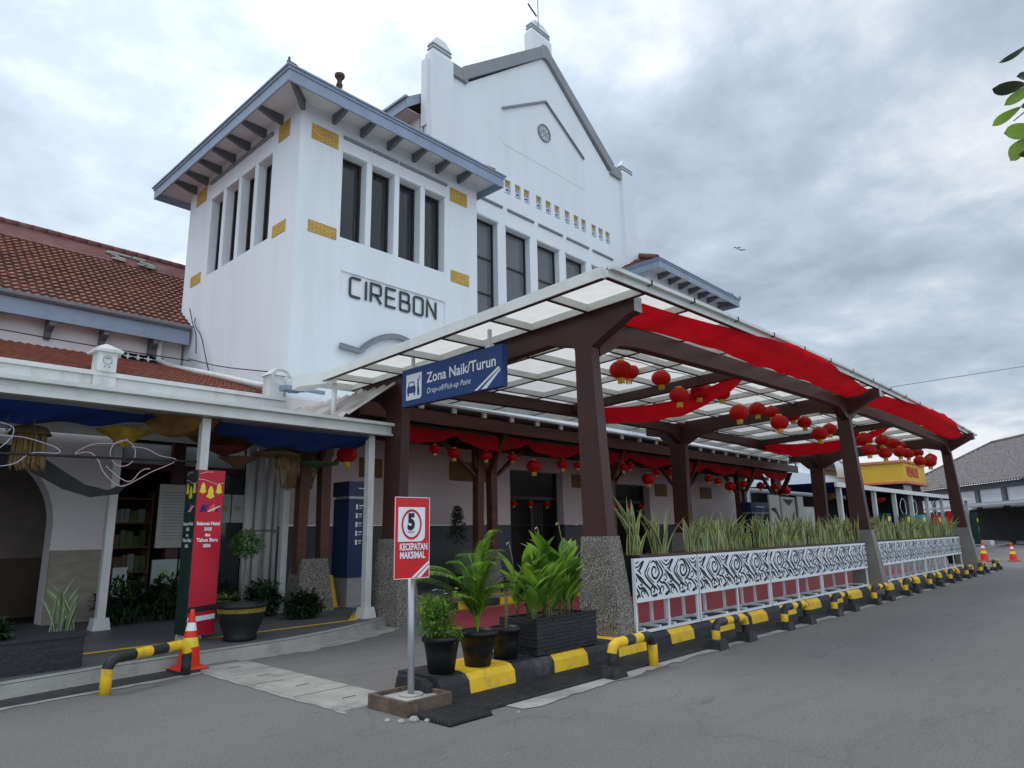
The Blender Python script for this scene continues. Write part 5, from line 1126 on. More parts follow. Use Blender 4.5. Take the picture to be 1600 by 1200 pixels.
# canna planter box
t = thing('planter_box', (6.83,5.8,ZK), 'black stacked-stone planter box at the foot of the near post', 'planter')
q = MB(); q.box(6.25,7.40,5.50,5.535,ZK,.62); q.box(6.25,7.40,6.06,6.1,ZK,.62); q.box(6.25,6.29,5.536,6.059,ZK,.62); q.box(7.36,7.40,5.536,6.059,ZK,.62)
for j in range(9):
    x = 6.25
    while x < 7.38:
        l_ = random.uniform(.12,.4); q.box(x, min(x+l_-.004,7.40), 5.498-random.uniform(.002,.012), 5.4995, ZK+.004+j*.0425, ZK+.040+j*.0425); x += l_
    y = 5.5
    while y < 6.08:
        l_ = random.uniform(.1,.3); q.box(6.2495-random.uniform(.002,.012), 6.2495, y, min(y+l_-.004,6.09), ZK+.004+j*.0425, ZK+.040+j*.0425); y += l_
q.box(6.23,7.42,5.48,5.54,.621,.634); q.build('box', M['black_stone'], t)
q = MB(); q.grid(lambda u,v: (6.29+1.07*u,5.54+.52*v,.585+random.uniform(0,.02)), 12, 5); q.build('soil', M['soil'], t)
cl_ = ['broad-leaved canna at the left end of the stone planter box','tall canna with a dried flower stalk, mid-left in the planter box','leafy canna in the middle of the planter box','tall canna with big paddle leaves right of the box middle','broad canna against the pebble post','drooping canna at the right end of the planter box']
for i, (x, y, h_, fl) in enumerate(((6.38,5.70,.44,0),(6.52,5.93,.58,1),(6.66,5.68,.50,0),(6.86,5.88,.80,1),(7.06,5.74,.84,1),(7.26,5.84,.55,0))):
    t = thing('canna_plant', (x,y,.60), cl_[i], 'plant', 'cannas in the stone planter box')
    q = MB(); s2 = MB()
    for st_ in range(5):
        sx, sy = x+random.uniform(-.08,.08), y+random.uniform(-.07,.07); hh = h_*random.uniform(.65,1.05); lx, ly = random.uniform(-.06,.06), random.uniform(-.05,.05)
        s2.tube([(sx,sy,.59),(sx+lx*.5,sy+ly*.5,.59+hh*.5),(sx+lx,sy+ly,.59+hh)], [.013,.011,.006], 6)
        for k_ in range(5):
            a = random.uniform(0,6.28); zz = .59+hh*(.25+.17*k_); leaf(q, (sx+lx*.5,sy+ly*.5,zz), (math.cos(a)*.55,math.sin(a)*.55,1.1), (math.cos(a+1.5)*.01,0,1), random.uniform(.30,.44), random.uniform(.11,.17), random.uniform(.3,1.1), 0 if random.random() < .7 else 1, .10, 6)
        if fl and st_ == 0:
            s2.tube([(sx+lx,sy+ly,.59+hh),(sx+lx-.03,sy+ly,.59+hh+.22),(sx+lx-.09,sy+ly,.59+hh+.42)], [.007,.005,.006], 5)
            leaf(s2, (sx+lx-.09,sy+ly,.59+hh+.42), (-.6,0,-.3), (0,0,1), .06, .03, .5, n=3)
    s2.build('stems', M['stem'], t); q.build('leaves', [M['bright_leaf'], M['green_leaf']], t)
# left: standard topiary in glazed pot
t = thing('potted_topiary', (4.98,10.15,.15), 'ball-topped standard tree in a big black pot with a gold band', 'potted plant')
X, Y = 4.98, 10.18
q = MB(); q.lathe([(.20,0),(.24,.03),(.22,.06),(.30,.26),(.335,.40),(.345,.46),(.36,.47),(.36,.52),(.33,.52),(.32,.48)], (X,Y,.15), 30, mats=[0,0,0,0,1,0,0,0,0]); q.build('pot', [M['pot_black'], mat('gold_band', (.28,.20,.03), .4, .35, 30)], t)
q = MB(); q.lathe([(.32,.48),(.15,.50),(0,.50)], (X,Y,.15), 20); q.build('soil', M['soil'], t)
q = MB(); q.tube([(X,Y,.62),(X-.02,Y,.9),(X+.015,Y,1.15),(X+.0,Y,1.36)], [.018,.014,.015,.012], 7); q.build('trunk', M['bark'], t)
q = MB(); leaf_ball(q, (X+.02,Y,1.52), .23, 1300, .045, 0, (1,1,.85), .3, 1, .3); q.build('crown', [mat('topiary_leaf', (.03,.075,.02), .5, .35), M['green_leaf']], t)
# spiky dracaena beside it & others in the shadows
def spiky(x, y, z, n, L, m_, label, w_=.03, up=.7, name='spiky_plant', grp=None):
    q = MB()
    for i in range(n): a = random.uniform(0,6.28); e_ = random.uniform(up*.4, up*1.6); leaf(q, (x+.02*math.cos(a),y+.02*math.sin(a),z), (math.cos(a),math.sin(a),e_), (0,0,1), L*random.uniform(.7,1.1), w_, .6, 0 if i % 2 else 1, n=4)
    return q.build(name, m_, label=label, cat='plant', group=grp)
spiky(4.95,11.3,.62,38,.42,[M['snake_edge'],M['snake_green']], 'pale striped spiky plant behind the topiary pot')
spiky(5.9,12.6,.55,30,.36,[M['snake_edge'],M['green_leaf']], 'yellow-green spiky plant behind the white rear post')
v = MB()
for i in range(16): blade(v, 2.72+random.uniform(-.12,.12), 10.35+random.uniform(-.1,.1), .45, random.uniform(.4,.75), .06, random.uniform(.05,.5), random.uniform(0,6.28), random.uniform(-.7,.7)+R(-30))
v.build('snake_plant', [M['snake_green'], mat('pale_margin', (.30,.33,.22), .5, .2)], label='grey-green snake plant standing in the dark planter box at far left', cat='plant')
q = MB(); q.box(-2.0,2.78,9.62,10.1,.15,.50); q.box(-2.02,2.80,9.6,10.12,.501,.53); q.build('planter_box', M['black_stone'], label='long dark planter box at the left edge of the walkway', cat='planter')
for i, (x, y, z, r_, lb) in enumerate(((1.3,9.85,.62,.18,'low dark shrub in the left planter box'),(1.85,9.9,.60,.16,'reddish dark shrub at the right of the left planter box'),(4.6,13.9,.55,.42,'left of the three dark bushes under the shop window'),(5.4,13.9,.55,.44,'middle of the three dark bushes under the shop window'),(6.2,14.0,.50,.42,'right of the three dark bushes under the shop window'),(6.7,12.9,.45,.35,'dark bush behind the black glazed pot'),(7.0,11.9,.35,.28,'low dark bush against the rear white post'))):
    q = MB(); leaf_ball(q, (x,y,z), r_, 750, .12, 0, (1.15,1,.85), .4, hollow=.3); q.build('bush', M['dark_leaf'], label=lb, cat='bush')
# cone topiary at the entrance wall
t = thing('potted_topiary', (12.95,14.2,.15), 'dark teardrop topiary on a thin stem against the grey wainscot', 'potted plant')
pot(12.95,14.2,.15,.2,.26,.4,t); q = MB(); q.tube([(12.95,14.2,.5),(12.95,14.2,1.7)], .015, 6); q.build('trunk', M['bark'], t)
q = MB()
for i in range(9): leaf_ball(q, (12.95,14.2,1.55+i*.095), .29*(1-i/10)+.05, 110, .07, 0, (1,1,.5), .2, hollow=.3)
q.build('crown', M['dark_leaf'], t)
# potted plant beyond far post
t = thing('potted_shrub', (33.2,6.3,0), 'leafy yellow-green shrub in a black tub beyond the far post', 'potted plant')
pot(33.2,6.35,0,.35,.45,.62,t); q = MB()
for i in range(120): a = random.uniform(0,6.28); leaf(q, (33.2+.2*math.cos(a),6.35+.2*math.sin(a),.55+random.uniform(0,.6)), (math.cos(a),math.sin(a),random.uniform(.3,2)), (0,0,1), random.uniform(.25,.5), .09, .7, i % 2, n=3)
q.build('foliage', [M['bright_leaf'], M['green_leaf']], t)

# ------------------------------------------------------------------ lanterns
LP_ = MB(); LP_.lathe([(.0,-.36),(.08,-.36)]+[(.5*math.cos(a)*(1-.0)*.98+.0, .40*math.sin(a)) for a in [R(q) for q in range(-72,73,12)]]+[(.08,.36),(.0,.36)], (0,0,0), 20)
LR = MB()
for k_ in range(12):
    a = k_*math.pi/6; LR.tube([(.505*math.cos(p)*math.cos(a), .505*math.cos(p)*math.sin(a), .405*math.sin(p)) for p in [R(q) for q in range(-70,71,14)]], .006, 4)
LC = MB(); LC.lathe([(0,.36),(.16,.36),(.17,.43),(.15,.45),(.0,.45)], (0,0,0), 14); LC.lathe([(0,-.36),(.17,-.36),(.17,-.42),(.15,-.43)], (0,0,0), 14)
LF = MB()
for k_ in range(16):
    a = k_*math.pi/8; LF.hexa([(.13*math.cos(a)-.016,.13*math.sin(a)-.016,-.58-.02*(k_%3)),(.13*math.cos(a)+.016,.13*math.sin(a)-.016,-.58-.02*(k_%3)),(.13*math.cos(a)+.016,.13*math.sin(a)+.016,-.58-.02*(k_%3)),(.13*math.cos(a)-.016,.13*math.sin(a)+.016,-.58-.02*(k_%3))],[(.14*math.cos(a)-.02,.14*math.sin(a)-.02,-.42),(.14*math.cos(a)+.02,.14*math.sin(a)-.02,-.42),(.14*math.cos(a)+.02,.14*math.sin(a)+.02,-.42),(.14*math.cos(a)-.02,.14*math.sin(a)+.02,-.42)])
LH = MB(); LH.tube([(0,0,.44),(0,0,1.0)], .006, 4)
lan0 = thing('paper_lantern', (0,0,0), 'x', 'lantern', 'red lanterns')
for mb_, nm, mt in ((LP_,'globe','red_lantern'),(LR,'ribs','gold'),(LC,'caps','gold'),(LF,'tassel','gold'),(LH,'cord','wire')): mb_.build(nm, M[mt] if nm != 'ribs' else mat('lantern_rib', (.42,.02,.012), .5, .05), lan0)
LA = [(10.97,7.3,4.7,.45),(11.93,7.75,4.9,.44),(12.81,7.5,4.85,.42),(12.82,7.1,4.41,.42),(13.9,7.2,4.66,.39),(15.11,7.7,4.97,.39),(15.22,7.3,4.82,.42),(15.22,6.9,4.29,.45),(17.2,7.3,4.67,.42),(18.38,7.4,4.74,.4),(17.32,6.8,4.27,.46),(19.58,7.3,4.79,.44),(19.9,7.1,4.58,.4),(19.86,6.7,4.2,.45),(21.93,7.1,4.58,.43),(24.81,7.3,4.77,.44),(24.22,6.8,4.43,.53),(23.91,6.6,4.05,.45),(27.04,7.0,4.67,.47),(28.1,6.9,4.63,.45),(24.9,6.4,4.0,.44),(29.54,7.0,4.66,.4),(27.99,6.7,4.29,.46),(28.25,6.5,4.23,.42),(30.5,6.9,4.55,.41),(28.89,6.3,3.99,.43),(30.6,6.7,4.45,.42),(29.97,6.2,4.0,.46),(30.7,6.3,4.2,.44)]
used = False
def lantern(x, y, z, dd, label, grp):
    global used
    s_ = dd/1.0
    if not used: o = lan0; used = True
    else: o = copy_tree(lan0)
    o.location = (x,y,z); o.scale = (s_,s_,s_); o.rotation_euler = (0,0,random.uniform(0,1)); o['label'] = label; o['group'] = grp
    return o
ordn = ['1st','2nd','3rd','4th','5th','6th','7th','8th','9th','10th','11th','12th','13th','14th','15th','16th','17th','18th','19th','20th','21st','22nd','23rd','24th','25th','26th','27th','28th','29th']
order = sorted(range(len(LA)), key=lambda i: LA[i][0])
for r_, i in enumerate(order):
    x, y, z, dd = LA[i]
    lb = 'big red lantern nearest the near post, in front of its neighbour' if r_ == 0 else '%s red lantern from the near post in the string under the canopy roof' % ordn[r_]
    lantern(x, y, z, dd, lb, 'red lanterns strung under the canopy roof')
VV = [(10.67,3.62,.27),(11.29,3.56,.32),(12.4,3.59,.30),(13.4,3.62,.28),(14.26,3.42,.43),(15.53,3.55,.34),(16.25,3.57,.26),(18.64,3.65,.33),(19.05,3.72,.27),(20.09,3.33,.46),(20.64,3.6,.29),(21.59,3.64,.32),(24.41,3.55,.35),(25.12,3.48,.3),(26.13,3.32,.44),(27.4,3.45,.32),(29.05,3.45,.36),(30.61,3.48,.34),(31.8,3.34,.42)]
for i, (x, z, dd) in enumerate(VV): lantern(x, 12.5, z, dd, '%s red lantern from the left in the row under the verandah beam' % ordn[i], 'red lanterns under the verandah')
for i, (x, y) in enumerate(((16.15,15.05),(16.95,15.05),(17.8,15.05),(21.9,15.05),(22.7,15.05),(23.5,15.05))): lantern(x, y, 2.55, .22, ('small lantern in the left doorway, ' if i < 3 else 'small lantern in the far doorway, ')+['left','middle','right'][i%3]+' of three', 'small lanterns in the doorways')
lantern(7.9, 12.0, 3.25, .42, 'red lantern hanging alone under the end of the walkway awning', 'red lanterns under the verandah')
# festoon cords for the strings
q = MB(); q.tube([(x, 7.0, zt(x,7)-.18-.05*abs(math.sin(x*1.7))) for x in [8.3+i*.5 for i in range(44)]], .008, 5); q.build('festoon_cord', M['wire'], label='long dark cord holding the lanterns along the canopy roof', cat='cord')

# ------------------------------------------------------------------ red cloths
def cloth(fn, nu, nv, name, m, label, cat, group=None):
    q = MB(); q.grid(fn, nu, nv); return q.build(name, m, label=label, cat=cat, group=group)
def wav(x, s_): return .5*math.sin(x*1.3+s_)+.3*math.sin(x*2.9+s_*2)+.2*math.sin(x*5.3+s_)
def swag(x0, x1, s_):
    def f(u, v):
        x = x0+(x1-x0)*u; pin = math.sin(math.pi*u)**.5; b = math.sin(math.pi*min(1, u*1.02))**1.3; wv = wav(x, s_)
        yf = 5.10-.20*(x-8)/22-.50*b+.03*wv*pin; yb = 5.68-.16*(x-8)/22-.30*b-.05*wv*pin
        y = yf+(yb-yf)*v; zf = zt(x,5)-.17-.02*b-.015*wv; zb = zt(x,5.6)-.24-.12*b-.03*wav(x*1.2, s_+1)*pin
        return (x, y, zf+(zb-zf)*v-.08*math.sin(math.pi*v)*(.4+b)+.012*math.sin(v*8+x*1.1)+.006*math.sin(x*6+v*3)*pin)
    return f
cloth(swag(8.32,18.8,0), 150, 14, 'draped_cloth', M['red_cloth'], 'long red cloth swag under the front roof edge of the near bay', 'cloth', 'red cloth swags')
cloth(swag(19.1,29.6,1.7), 150, 14, 'draped_cloth', M['red_cloth'], 'long red cloth swag under the front roof edge of the far bay', 'cloth', 'red cloth swags')
def cross(xc, s_):
    def f(u, v):
        y = 6.15+(10.75-6.15)*u; x = xc+.05*wav(y*1.3, s_)+(v-.5)*(.75+.1*wav(y, s_)); sag = (.10+.26*math.sin(math.pi*(u**.8)))+.05*wav(y*2, s_)*(.3+v)
        return (x-.25*(v-.5), y, zt(x,y)-.19-sag*.8-.34*v*math.sin(math.pi*u)**.5-.05*math.sin(5*v+y))
    return f
cloth(cross(13.9,.4), 70, 12, 'draped_cloth', M['red_cloth'], 'red cloth draped across the middle beam of the near bay', 'cloth', 'red cloth swags')
cloth(cross(24.7,2.2), 70, 12, 'draped_cloth', M['red_cloth'], 'red cloth draped across the middle beam of the far bay', 'cloth', 'red cloth swags')
def vsw(u, v):
    x = 8.6+23*u; a = abs(math.sin(math.pi*u*9)); return (x, 12.25+.05*math.sin(x*5)+.05*v, 4.05-(.10+.26*a)*v-.02*math.sin(x*9))
cloth(vsw, 260, 5, 'draped_cloth', M['red_cloth'], 'scalloped dark red cloth hung along the verandah rafters', 'cloth', 'red cloth swags')
def bl(x0, x1, s_, z0=3.46):
    def f(u, v):
        x = x0+(x1-x0)*u; return (x, 10.95+.35*v+.06*math.sin(x*2+s_), z0-.30*math.sin(math.pi*u)**.5*(v**.7)-.03*math.sin(x*7+v*5)*v)
    return f
cloth(bl(-3.5,3.9,0), 90, 10, 'draped_cloth', M['blue_cloth'], 'long blue cloth sagging below the left walkway awning', 'cloth', 'cloths under the walkway awning')
cloth(bl(4.75,7.85,2), 50, 10, 'draped_cloth', M['blue_cloth'], 'shorter blue cloth between banner and end post of the awning', 'cloth', 'cloths under the walkway awning')
cloth(bl(3.75,4.85,1,3.5), 30, 14, 'draped_cloth', M['ochre_cloth'], 'brown and ochre cloth knotted between the two blue cloths', 'cloth', 'cloths under the walkway awning')
cloth(lambda u,v: (4.9+2.9*u, 12.2+.5*v+.05*math.sin(u*30), 3.5-.35*abs(math.sin(u*6))*v), 40, 8, 'draped_cloth', M['ochre_cloth'], 'dark ochre cloth hanging deeper behind the shorter blue cloth', 'cloth', 'cloths under the walkway awning')

# ------------------------------------------------------------------ hanging ornaments under the awning
def hat(x, y, z, r_, h, m_, label, flip=False, name='hanging_hat'):
    q = MB(); sg = -1 if flip else 1; q.lathe([(r_,0),(r_*.97,.015*sg),(r_*.5,h*.45*sg),(r_*.15,h*.9*sg),(0,h*sg)], (x,y,z), 24); q.tube([(x,y,z+(h if not flip else 0)),(x,y,3.45)], .006, 4)
    return q.build(name, m_, label=label, cat='hat', group='hats hung under the walkway awning')
hat(3.72,12.0,3.34,.42,.28,mat('yellow_straw',(.50,.34,.04),.7,.3,6),'bright yellow upturned hat hanging left of the ochre cloth', True)
hat(6.35,12.0,3.12,.46,.20,M['straw'],'wide frayed straw hat above the ball topiary', False)
hat(7.35,12.2,3.05,.42,.10,mat('green_hat',(.06,.13,.05),.7,.2),'flat green rimmed hat beside the lone lantern', True)
hat(5.4,12.1,3.2,.40,.16,mat('red_hat',(.15,.02,.02),.7,.2),'dark red hat hanging over the banner', True)
hat(5.9,12.6,3.1,.35,.22,M['terracotta'],'small brown hat between the red and frayed hats', True)
q = MB()
for i in range(200):
    a = random.uniform(0,6.28); r_ = random.uniform(.03,.20); x, y = 2.45+r_*math.cos(a), 12+r_*math.sin(a); q.poly([(x,y,3.2),(x+.02,y,3.2),(x+.02+.03*math.cos(a),y,2.75-random.uniform(0,.15)),(x+.03*math.cos(a),y,2.72)])
q.lathe([(.28,0),(.2,.12),(0,.16)], (2.45,12,3.15), 16); q.build('straw_tassel', M['straw'], label='bushy straw tassel ornament hanging at far left', cat='ornament')
q = MB()
for i in range(110):
    a = random.uniform(0,6.28); x, y = 6.7+random.uniform(-.2,.3), 12.3+random.uniform(-.1,.1); q.poly([(x,y,3.15),(x+.015,y,3.15),(x+.02,y,2.92-random.uniform(0,.2)),(x,y,2.95)])
q.build('straw_fringe', M['straw'], label='hanging straw fringe beside the frayed hat', cat='ornament')
q = MB()
for i in range(34):
    x = 7.25+random.uniform(-.25,.5); q.tube([(x,13.0,2.6),(x+random.uniform(-.2,.3),12.95,3.1),(x+random.uniform(-.2,.7),12.9,3.55)], .018, 5)
q.build('palm_thatch', M['straw'], label='fan of dry palm stalks tied to the rear white post', cat='ornament')
def wloop(name, pts, m_, label):
    q = MB(); q.tube(cr_smooth(pts, 8), .0065, 6); q.build(name, m_, label=label, cat='ornament', group='bent wire ornaments under the awning')
wx = 3.42
wloop('wire_ornament', [(wx-.62,11,2.80),(wx-.45,11,2.84),(wx-.33,11,2.75),(wx-.22,11,2.55),(wx,11,2.38),(wx+.22,11,2.48),(wx+.4,11,2.60),(wx+.75,11,2.80),(wx+.5,11,2.86),(wx+.3,11,2.95),(wx+.1,11,2.96)], M['pink_wire'], 'pink heart-shaped tube ornament on the horizontal bar')
wloop('wire_ornament', [(wx+.17*math.cos(a*.5),11.02,2.86+.19*math.sin(a*.5)) for a in range(14)], M['pink_wire'], 'round pink loop at the top of the heart ornament')
wloop('wire_ornament', [(wx-.62,11.03,2.82),(wx-.4,11.03,2.96),(wx-.1,11.03,3.0),(wx+.05,11.03,3.08)], M['pink_wire'], 'short pink curve left of the round loop')
wloop('wire_ornament', [(wx-.2,11.04,2.66),(wx,11.04,2.5),(wx+.15,11.04,2.46),(wx+.28,11.04,2.62),(wx+.4,11.04,2.66)], M['pink_wire'], 'inner pink curve of the heart ornament')
wloop('wire_ornament', [(1.7,11,2.6),(2.0,11,2.9),(2.05,11,3.1),(1.85,11,3.15),(1.9,11,3.0),(2.2,11,2.98),(2.55,11,2.88),(2.6,11,2.80),(2.3,11,2.78),(2.1,11,2.62),(1.8,11,2.56)], mat('white_tube',(.5,.5,.6),.5,.1), 'pale looping tube ornament at far left')
q = MB(); q.tube([(-3,11,2.66),(4.5,11,2.80)], .018, 6); q.build('hanging_bar', M['wire'], label='thin dark bar carrying the tube ornaments', cat='bar')
q = MB()
for x in (2.0,2.3):
    for i in range(8): q.tube([(x+.015*math.cos(a*.8+i*1.57),11.1+.015*(i%2)*math.sin(a*.8),3.44-i*.055+.03*math.sin(a*.8)) for a in range(9)], .006, 4)
q.build('chain', M['wire'], label='pair of dark chains holding the swinging board', cat='chain')
q = MB(); pb = []
for i in range(21): pb.append((-1.2+i*.29, 3.1-.5*math.sin(i*.15)+.1*math.sin(i*.9)))
q.prism([(1.2,3.15),(1.8,3.12),(2.6,3.02),(3.05,2.72),(3.4,2.5),(3.75,2.42),(4.1,2.62),(3.9,2.36),(3.5,2.3),(3.1,2.42),(2.6,2.7),(1.8,2.84),(1.2,2.9)], lambda u,v: (u,12.6,v), lambda u,v: (u,12.64,v)); q.build('carved_board', mat('dark_board', (.03,.033,.035), .6, .2), label='dark wavy carved board hanging above the arch', cat='ornament')

# ------------------------------------------------------------------ far right: walkway, kiosk, wing, roofed building
AW2 = thing('walkway_awning', (48, 12.5, .15), 'distant white walkway awning with many posts right of the canopy', 'awning', 'walkway awnings along the frontage')
b = MB(); b.box(33.2, 64.5, 10.72, 10.82, 3.46, 3.68); b.build('front_beam', M['canopy_white'], AW2)
b = MB(); b.box(33.2, 64.4, 10.83, 14.88, 3.64, 3.68); b.build('roof_sheet', M['blue_cloth'], AW2)
for x in (34.0,39.3,43.0,46.5,50.3,54.3,58.1,62.4):
    p = MB(); p.box(x-.1,x+.1,10.82,11.02,.15,3.459); p.build('post', M['white_post'], AW2)
d = MB(); d.box(34.05, 70, 9.6, 16, 0, .15); d.build('walkway', M['deck'], kind='structure')
d = MB(); d.box(34.05, 70, 9.4, 9.59, 0, .16); d.build('kerb', M['concrete'], kind='structure')
RW = thing('station_wing', (48, 18, 0), 'distant white wing with a blue-outlined arched gable right of the canopy', 'building', 'wings of the station')
w = MB(); w.box(33.5, 62, 15, 15.4, .15, 4.8); w.prism([(42,4.8),(42,5.9),(43.0,5.95),(43.9,6.7),(45.3,7.2),(46.7,6.7),(47.6,5.95),(49,5.9),(49,4.8)], lambda u,v: (u,14.95,v), lambda u,v: (u,15.4,v)); w.build('wall', M['plaster'], RW)
w = MB(); ap = [(43.7,4.9)]+[(45.3-1.25*math.cos(math.pi*i/14), 4.85+1.3*math.sin(math.pi*i/14)) for i in range(15)]
w.prism(ap[1:], lambda u,v: (u,14.93,v), lambda u,v: (u,14.949,v)); w.build('arched_window', M['glass'], RW)
w = MB(); ribbon2(w, [(42.2,5.85),(43.1,5.88),(43.9,6.55),(45.3,7.02),(46.7,6.55),(47.5,5.88),(48.8,5.85)], .16, lambda u,v,d_: (u,14.92,v), 0, 0, False); w.build('outline_moulding', M['blue_trim'], RW)
w = MB(); w.box(33,41,15.4,15.5,4.8,6.1); w.box(33.5,62,14.6,14.94,.16,3.4,1); w.build('dark_arcade', [M['plaster'], M['ground_dark']], RW)
w = MB(); tile_roof(w, (31.9,20.98,7.98),(.5,0,0),Vector((0,5.1,3.68))/10,60,10,seg=2); w.build('roof', M['tile'], RW)
KS = thing('yellow_kiosk', (48.5, 12.5, .15), 'yellow boxed kiosk roof with orange edges and red letters behind the awning', 'kiosk')
kx0, kx1, ky0, ky1 = 46.3, 51.3, 11.0, 13.9
m = MB(); m.box(kx0,kx1,ky0,ky1,4.3,5.42); m.build('sign_box', M['kiosk_yellow'], KS)
m = MB(); m.box(kx0-.12,kx1+.12,ky0-.12,ky1+.12,5.421,5.56); m.box(kx0-.12,kx1+.12,ky0-.12,ky1+.12,4.16,4.299); m.build('edge_trim', M['orange_trim'], KS)
m = MB(); text_mesh(m, 'VENUS', .85, lambda u,v,d_: (46.75+u, ky0-d_, 4.62+v), depth=.03, sx=1.05, bold=.02); m.build('lettering', M['sign_red'], KS)
m = MB(); m.box(kx0+.3,kx1-.3,ky0+.3,ky1-.3,.15,4.159); m.build('body', M['ground_dark'], KS)
m = MB(); m.box(kx0+.5,kx0+2.2,ky0+.24,ky0+.29,3.75,4.12); m.build('light_panel', M['grey_board'], KS)
# big roofed building far right
FB = thing('tiled_building', (80, 14, 0), 'long white building with a big grey-brown tiled hipped roof at far right', 'building')
A = Vector((85.8,19.05,5.55)); B = Vector((70.4,7.55,5.55)); dirv = (A-B).normalized(); nrm = Vector((dirv.y,-dirv.x,0))     # pointing away from us
if nrm.dot(Vector((1,0.2,0))) < 0: nrm = -nrm
Bx = B-dirv*14; Ax = A+dirv*9
L_ = (Ax-Bx).length
def FBp(u, z, d_): return tuple(Bx+dirv*u+nrm*d_+Vector((0,0,z-5.55)))
w = MB(); w.hexa([FBp(.8,0,1.2),FBp(L_-.8,0,1.2),FBp(L_-.8,0,14),FBp(.8,0,14)],[FBp(.8,5.5,1.2),FBp(L_-.8,5.5,1.2),FBp(L_-.8,5.5,14),FBp(.8,5.5,14)]); w.build('wall', M['plaster'], FB)
w = MB(); u = 2
while u < L_: w.hexa([FBp(u,0,1.0),FBp(u+.6,0,1.0),FBp(u+.6,0,1.19),FBp(u,0,1.19)],[FBp(u,5.0,1.0),FBp(u+.6,5.0,1.0),FBp(u+.6,5.0,1.19),FBp(u,5.0,1.19)]); u += 4.4
w.hexa([FBp(0,4.95,.9),FBp(L_,4.95,.9),FBp(L_,4.95,1.18),FBp(0,4.95,1.18)],[FBp(0,5.45,.9),FBp(L_,5.45,.9),FBp(L_,5.45,1.18),FBp(0,5.45,1.18)]); w.build('columns', M['bracket'], FB)
r = MB(); nu_, nv_ = int(L_/.42), 26; V_ = (nrm*8.2+Vector((0,0,5.0)))/nv_
tile_roof(r, Bx+Vector((0,0,.0)), dirv*.42, V_, nu_, nv_, lambda c_, j: (c_*.42 > 8.2*j/nv_*1.9-.4) and (c_*.42 < L_-9.0*j/nv_+.4), amp=.075, step=.13, seg=4)
pkA = Bx+dirv*15.6+nrm*8.2+Vector((0,0,5.0)); pkB = Ax-dirv*9+nrm*8.2+Vector((0,0,5.0))
r.tube([Bx, pkA], .16, 6); r.tube([pkA, pkB], .16, 6); r.tube([Ax, pkB], .16, 6)
r.poly([Bx, pkA, Bx+nrm*16.4]); r.poly([pkA, pkB, Ax+nrm*16.4, Bx+nrm*16.4]); r.build('roof', M['tile_grey'], FB)
w = MB(); w.hexa([FBp(10,3.15,-3.2),FBp(26,3.15,-3.2),FBp(26,3.6,.9),FBp(10,3.6,.9)],[FBp(10,3.3,-3.2),FBp(26,3.3,-3.2),FBp(26,3.75,.9),FBp(10,3.75,.9)]); w.build('awning', M['grey_trim'], FB)
w = MB(); w.grid(lambda u,v: FBp(1+8.5*u, 2.75+.75*v+.05*math.sin(u*120), -3.5+3.5*v), 160, 1); w.build('corrugated_awning', mat('pale_corrugated', (.5,.52,.55), .5, .1), FB)
w = MB(); w.hexa([FBp(.8,.3,.6),FBp(L_-1,.3,.6),FBp(L_-1,.3,.99),FBp(.8,.3,.99)],[FBp(.8,3.1,.6),FBp(L_-1,3.1,.6),FBp(L_-1,3.1,.99),FBp(.8,3.1,.99)]); w.build('dark_openings', M['ground_dark'], FB)
w = MB()
for (a_, b_, z0, z1, dd) in ((3,11.5,.0,1.2,-.2),(10,15,.0,.5,-6),(16,17.5,.0,.55,-6.5)):
    w.hexa([FBp(a_,z0,dd),FBp(b_,z0,dd),FBp(b_,z0,dd+.3),FBp(a_,z0,dd+.3)],[FBp(a_,z1,dd),FBp(b_,z1,dd),FBp(b_,z1,dd+.3),FBp(a_,z1,dd+.3)])
w.build('low_wall', M['plaster'], FB)
# far banners, boards and clutter under the distant walkway
for i, (x, c) in enumerate(((54.4,'sign_red'),(62.4,'dark_green'),(39.4,'dark_green'),(43.1,'kiosk_yellow'),(46.6,'teal'),(50.4,'sign_red'))):
    t = thing('banner_box', (x,10.7,.2), ['red banner box on a distant awning post','green banner box on the last awning post','dark banner box on the nearest distant awning post','ochre banner box on a distant awning post','teal banner box on a distant awning post','small red banner box left of the far canopy post'][i], 'banner', 'banner boxes on the distant awning')
    m = MB(); m.box(x-.35,x+.35,10.35,10.7,.25,2.6 if i < 2 else 2.3); m.build('face', M[c] if c != 'kiosk_yellow' else M['dark_green'], t)
    m = MB(); m.prism([(x-.25,1.95),(x,1.85),(x+.25,1.95),(x+.2,2.15),(x-.2,2.15)], lambda u,v: (u,10.349,v), lambda u,v: (u,10.33,v)); m.box(x-.2,x+.2,10.34,10.349,1.4,1.46); m.box(x-.15,x+.15,10.34,10.349,1.25,1.30); m.build('print', M['refl_yellow'], t)
for i, (x, r_) in enumerate(((45,.5),(47.5,.45),(52.5,.5),(57,.5))):
    q = MB(); q.tube([(x+r_*math.cos(a*.4)*(1+.3*math.sin(a)),11,2.75+r_*math.sin(a*.4)) for a in range(17)], .02, 5); q.build('wire_ornament', M['white_metal'], label='%s pale looped ornament under the distant awning' % ['first','second','third','fourth'][i], cat='ornament', group='looped ornaments under the distant awning')
for i, (x, c) in enumerate(((36.2,'ochre_cloth'),(40.5,'terracotta'),(49,'kiosk_yellow'),(44.5,'red_lantern'))):
    q = MB(); q.lathe([(.0,.0),(.35,.12),(.5,.35),(.48,.36)], (x,12.2,2.95), 16); q.build('hanging_hat', M[c], label=['ochre bowl-shaped hat at the near end of the distant awning','brown hat under the distant awning','yellow hat under the distant awning','red hat under the distant awning'][i], cat='hat', group='hats under the distant awning')
